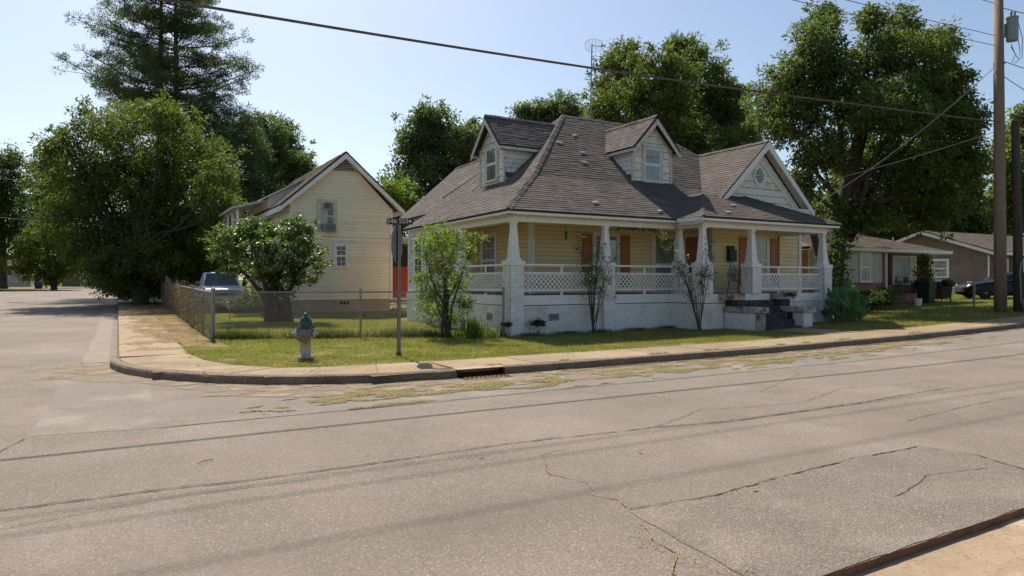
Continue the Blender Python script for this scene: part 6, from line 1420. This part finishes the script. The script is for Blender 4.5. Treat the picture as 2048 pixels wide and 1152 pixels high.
# elephant ears
def ears(label, x, y, n, seed):
    rs = np.random.RandomState(seed); t = thing('elephant_ear_plant', label, 'plant', (x,y,lz(x,y))); z = lz(x,y); em = LF('elephant_leaf', (.035,.1,.025), (.07,.16,.04), trans=.35, spec=.6); stm = noise_mat('leaf_stalk', (.1,.16,.05), (.16,.15,.07), scale=6)
    for k in range(n):
        a = rs.rand()*2*np.pi; r = rs.rand()**.6; h = .35+1.05*rs.rand()*(1-.4*r); o = Vector((x+math.cos(a)*r*1.0, y+math.sin(a)*r*.45, z+h)); b0 = Vector((x+math.cos(a)*r*.55, y+math.sin(a)*r*.25, z-.03))
        az = rs.rand()*6.28; f = Vector((math.cos(az)*.5, math.sin(az)*.5-.25, -.5-rs.rand()*1.3)).normalized(); s = f.cross(Vector((0,0,1))).normalized(); nn = s.cross(f)
        L = .26+.2*rs.rand(); W = L*.36; m = MB(); pr = [(-.28,.45),(-.05,.95),(.2,1.0),(.5,.72),(.8,.32),(1.0,.02)]
        i0 = 0; cpts = [o+f*L*u+nn*(.04*math.sin(u*3)) for u, _ in [(0,0)]+pr[1:]]
        for sgn in (-1, 1):
            pts = [o]+[o+f*L*u+s*W*v*sgn-nn*.05*v for u, v in pr]; m.face(pts if sgn > 0 else pts[::-1])
        lf = obj('leaf', m, em, t)
        m = MB(); m.tube([b0, (b0+o)/2+Vector((0,0,.12)), o], [.018,.014,.009], 5); obj('stalk', m, stm, lf)
ears('large-leaved elephant ear plants crowding the right end of the porch', 21.1, 14.3, 46, 70)
ears('second clump of elephant ears reaching towards the tree trunk', 22.4, 15.0, 34, 71)
x, y = 18.5, 14.1
tree('planter_tuft', 'small green tuft growing on the right step wall cap', (x,y,.86), [(x-.1,y+.15,1.0,.16,.12,.13)], 22, 18, .07, .05, .04, crape, bark, .01, 72, cat='weed', twig=5, limbs=False)
x, y = 34.5, 19.0
tree('flowering_shrub', 'upright light green shrub with reddish stems at the bungalow corner', (x,y,lz(x,y)), [(x,y,2.0,.35,.35,.5),(x+.1,y,2.7,.25,.25,.3),(x-.2,y,1.3,.4,.4,.4)], 90, 22, .2, .12, .08, yel, bark, .03, 73, cat='shrub', twig=20, stems=3)
for k, (x, y, ww) in enumerate(((28.9,17.9,.9),(27.6,17.2,.8))):
    tree('foundation_shrub', ['dark low shrub at the brick base of the bungalow','dark low shrub near the big tree trunk'][k], (x,y,lz(x,y)), [(x,y,lz(x,y)+.4,ww,.5,.4)], 110, 26, .22, .1, .07, dark_l, bark, .03, 74+k, cat='shrub', limbs=False)
# vines on the side fence
rs = np.random.RandomState(9); ft = bpy.data.objects['chain_link_fence.001']
C = np.array([(2.15+rs.normal()*.05, 19.3+20*rs.rand()**.8, 0) for _ in range(420)]); C[:, 2] = [gz(c[0],c[1])+.2+1.15*rs.rand()**.8 for c in C]
leaves('dead_vines', C, .22, 24, .14, .009, leaf_mat('dead_vine', (.25,.165,.09), (.15,.1,.06), trans=.1), ft, rs, droop=.9, flat=1.3, kind='stuff')
# -- far left house, shed, blue bin
hz = .75
fh = thing('far_bungalow', 'small far house with red eave seen left of the round tree', 'house', (*at(45,562,88)[:2], hz)); p = at(50,562,92)
m = MB(); m.box(p[0]-9,p[1],hz-.2,p[0]+.6,p[1]+8,3.2); obj('wall', m, weath, fh); m = MB(); m.prism([(p[0]-9.5,p[1]-.5,3.2),(p[0]+1,p[1]-.5,3.2),(p[0]+1,p[1]+4,5),(p[0]-9.5,p[1]+4,5)], (0,0,.12)); obj('roof', m, shing3, fh); m = MB(); m.box(p[0]-9.5,p[1]-.55,3.15,p[0]+1,p[1]-.5,3.6); obj('fascia', m, dred, fh)
for k in range(2): window(fh, FF(p[0]-2-k*3, p[1]), 0, 1.1, 1.5, 2.7, 2, 2, trim=.12, cm=curtw)
fs = thing('garden_shed', 'small grey far shed with a white door under the street tree', 'shed', (*at(190,562,95)[:2], hz)); p = at(190,562,95); fr = Fr((p[0]-4,p[1]+2,0), (.866,-.5,0), (-.5,-.866,0))
m = MB(); fr.box(m, 0, 9, hz-.2, 3.0, -4, 0); obj('wall', m, noise_mat('shed_grey', (.22,.19,.16), (.17,.15,.13), scale=1, rough=.9), fs)
m = MB(); fr.box(m, -.4, 9.4, 3.0, 3.3, -4.4, .6); obj('roof', m, shing3, fs)
m = MB(); fr.box(m, 2.6, 3.7, hz, 2.7, 0, .08); obj('door', m, curtw, fs); m = MB(); fr.box(m, 5.6, 7.0, hz, 2.6, 0, .06); obj('door', m, curt, fs)
p = at(77,562,80); bt = thing('blue_barrel', 'small blue barrel under the round bushy tree', 'barrel', (p[0],p[1],hz)); m = MB(); m.lathe([(.35,0),(.42,.5),(.42,.6),(.35,1.0),(.3,1.02)], (p[0],p[1],hz-.1), 14); obj('drum', m, noise_mat('blue_plastic', (.02,.06,.3), (.015,.05,.22), scale=3), bt)
# left far lawn
def fl():
    mb = MB(); ys = fr_(60,120,2.5)
    for i in range(len(ys)-1):
        a, c = ys[i], ys[i+1]; mb.face([(-60,a,gz(0,a)+.05),(sl(a),a,gz(0,a)+.05),(sl(c),c,gz(0,c)+.05),(-60,c,gz(0,c)+.05)])
    return mb
obj('corner_lawn', fl(), lawnm, None, kind='structure', loc=(-20,80,0))
# small litter on the road
for k, (px, py, nm, lab) in enumerate(((395,930,'twig','pale twig lying alone on the near lane'),(1275,908,'orange_leaf','small orange leaf on the road'),(955,918,'dry_leaf','curled pale leaf on the road near the long crack'),(1505,985,'dry_leaf','pale leaf in the dark patch'))):
    r = (px-1024)/1365.3; Z = 1.65*1365.3/(py-561); x = r*Z*.866+Z*.5; y = -r*Z*.5+Z*.866; m = MB()
    if nm == 'twig': m.tube([(x,y,.014),(x+.06,y+.05,.02),(x+.14,y+.08,.013)], .004, 5); mm = straw
    else: m.face([(x,y,.012),(x+.03,y-.015,.02),(x+.07,y+.005,.014),(x+.035,y+.025,.024)]); mm = orange if nm[0] == 'o' else straw
    tag(obj(nm, m, mm, None, loc=(x,y,0)), lab, 'twig' if nm == 'twig' else 'leaf')
print('objects', len(bpy.data.objects), 'tris', sum(len(me.polygons) for me in bpy.data.meshes))
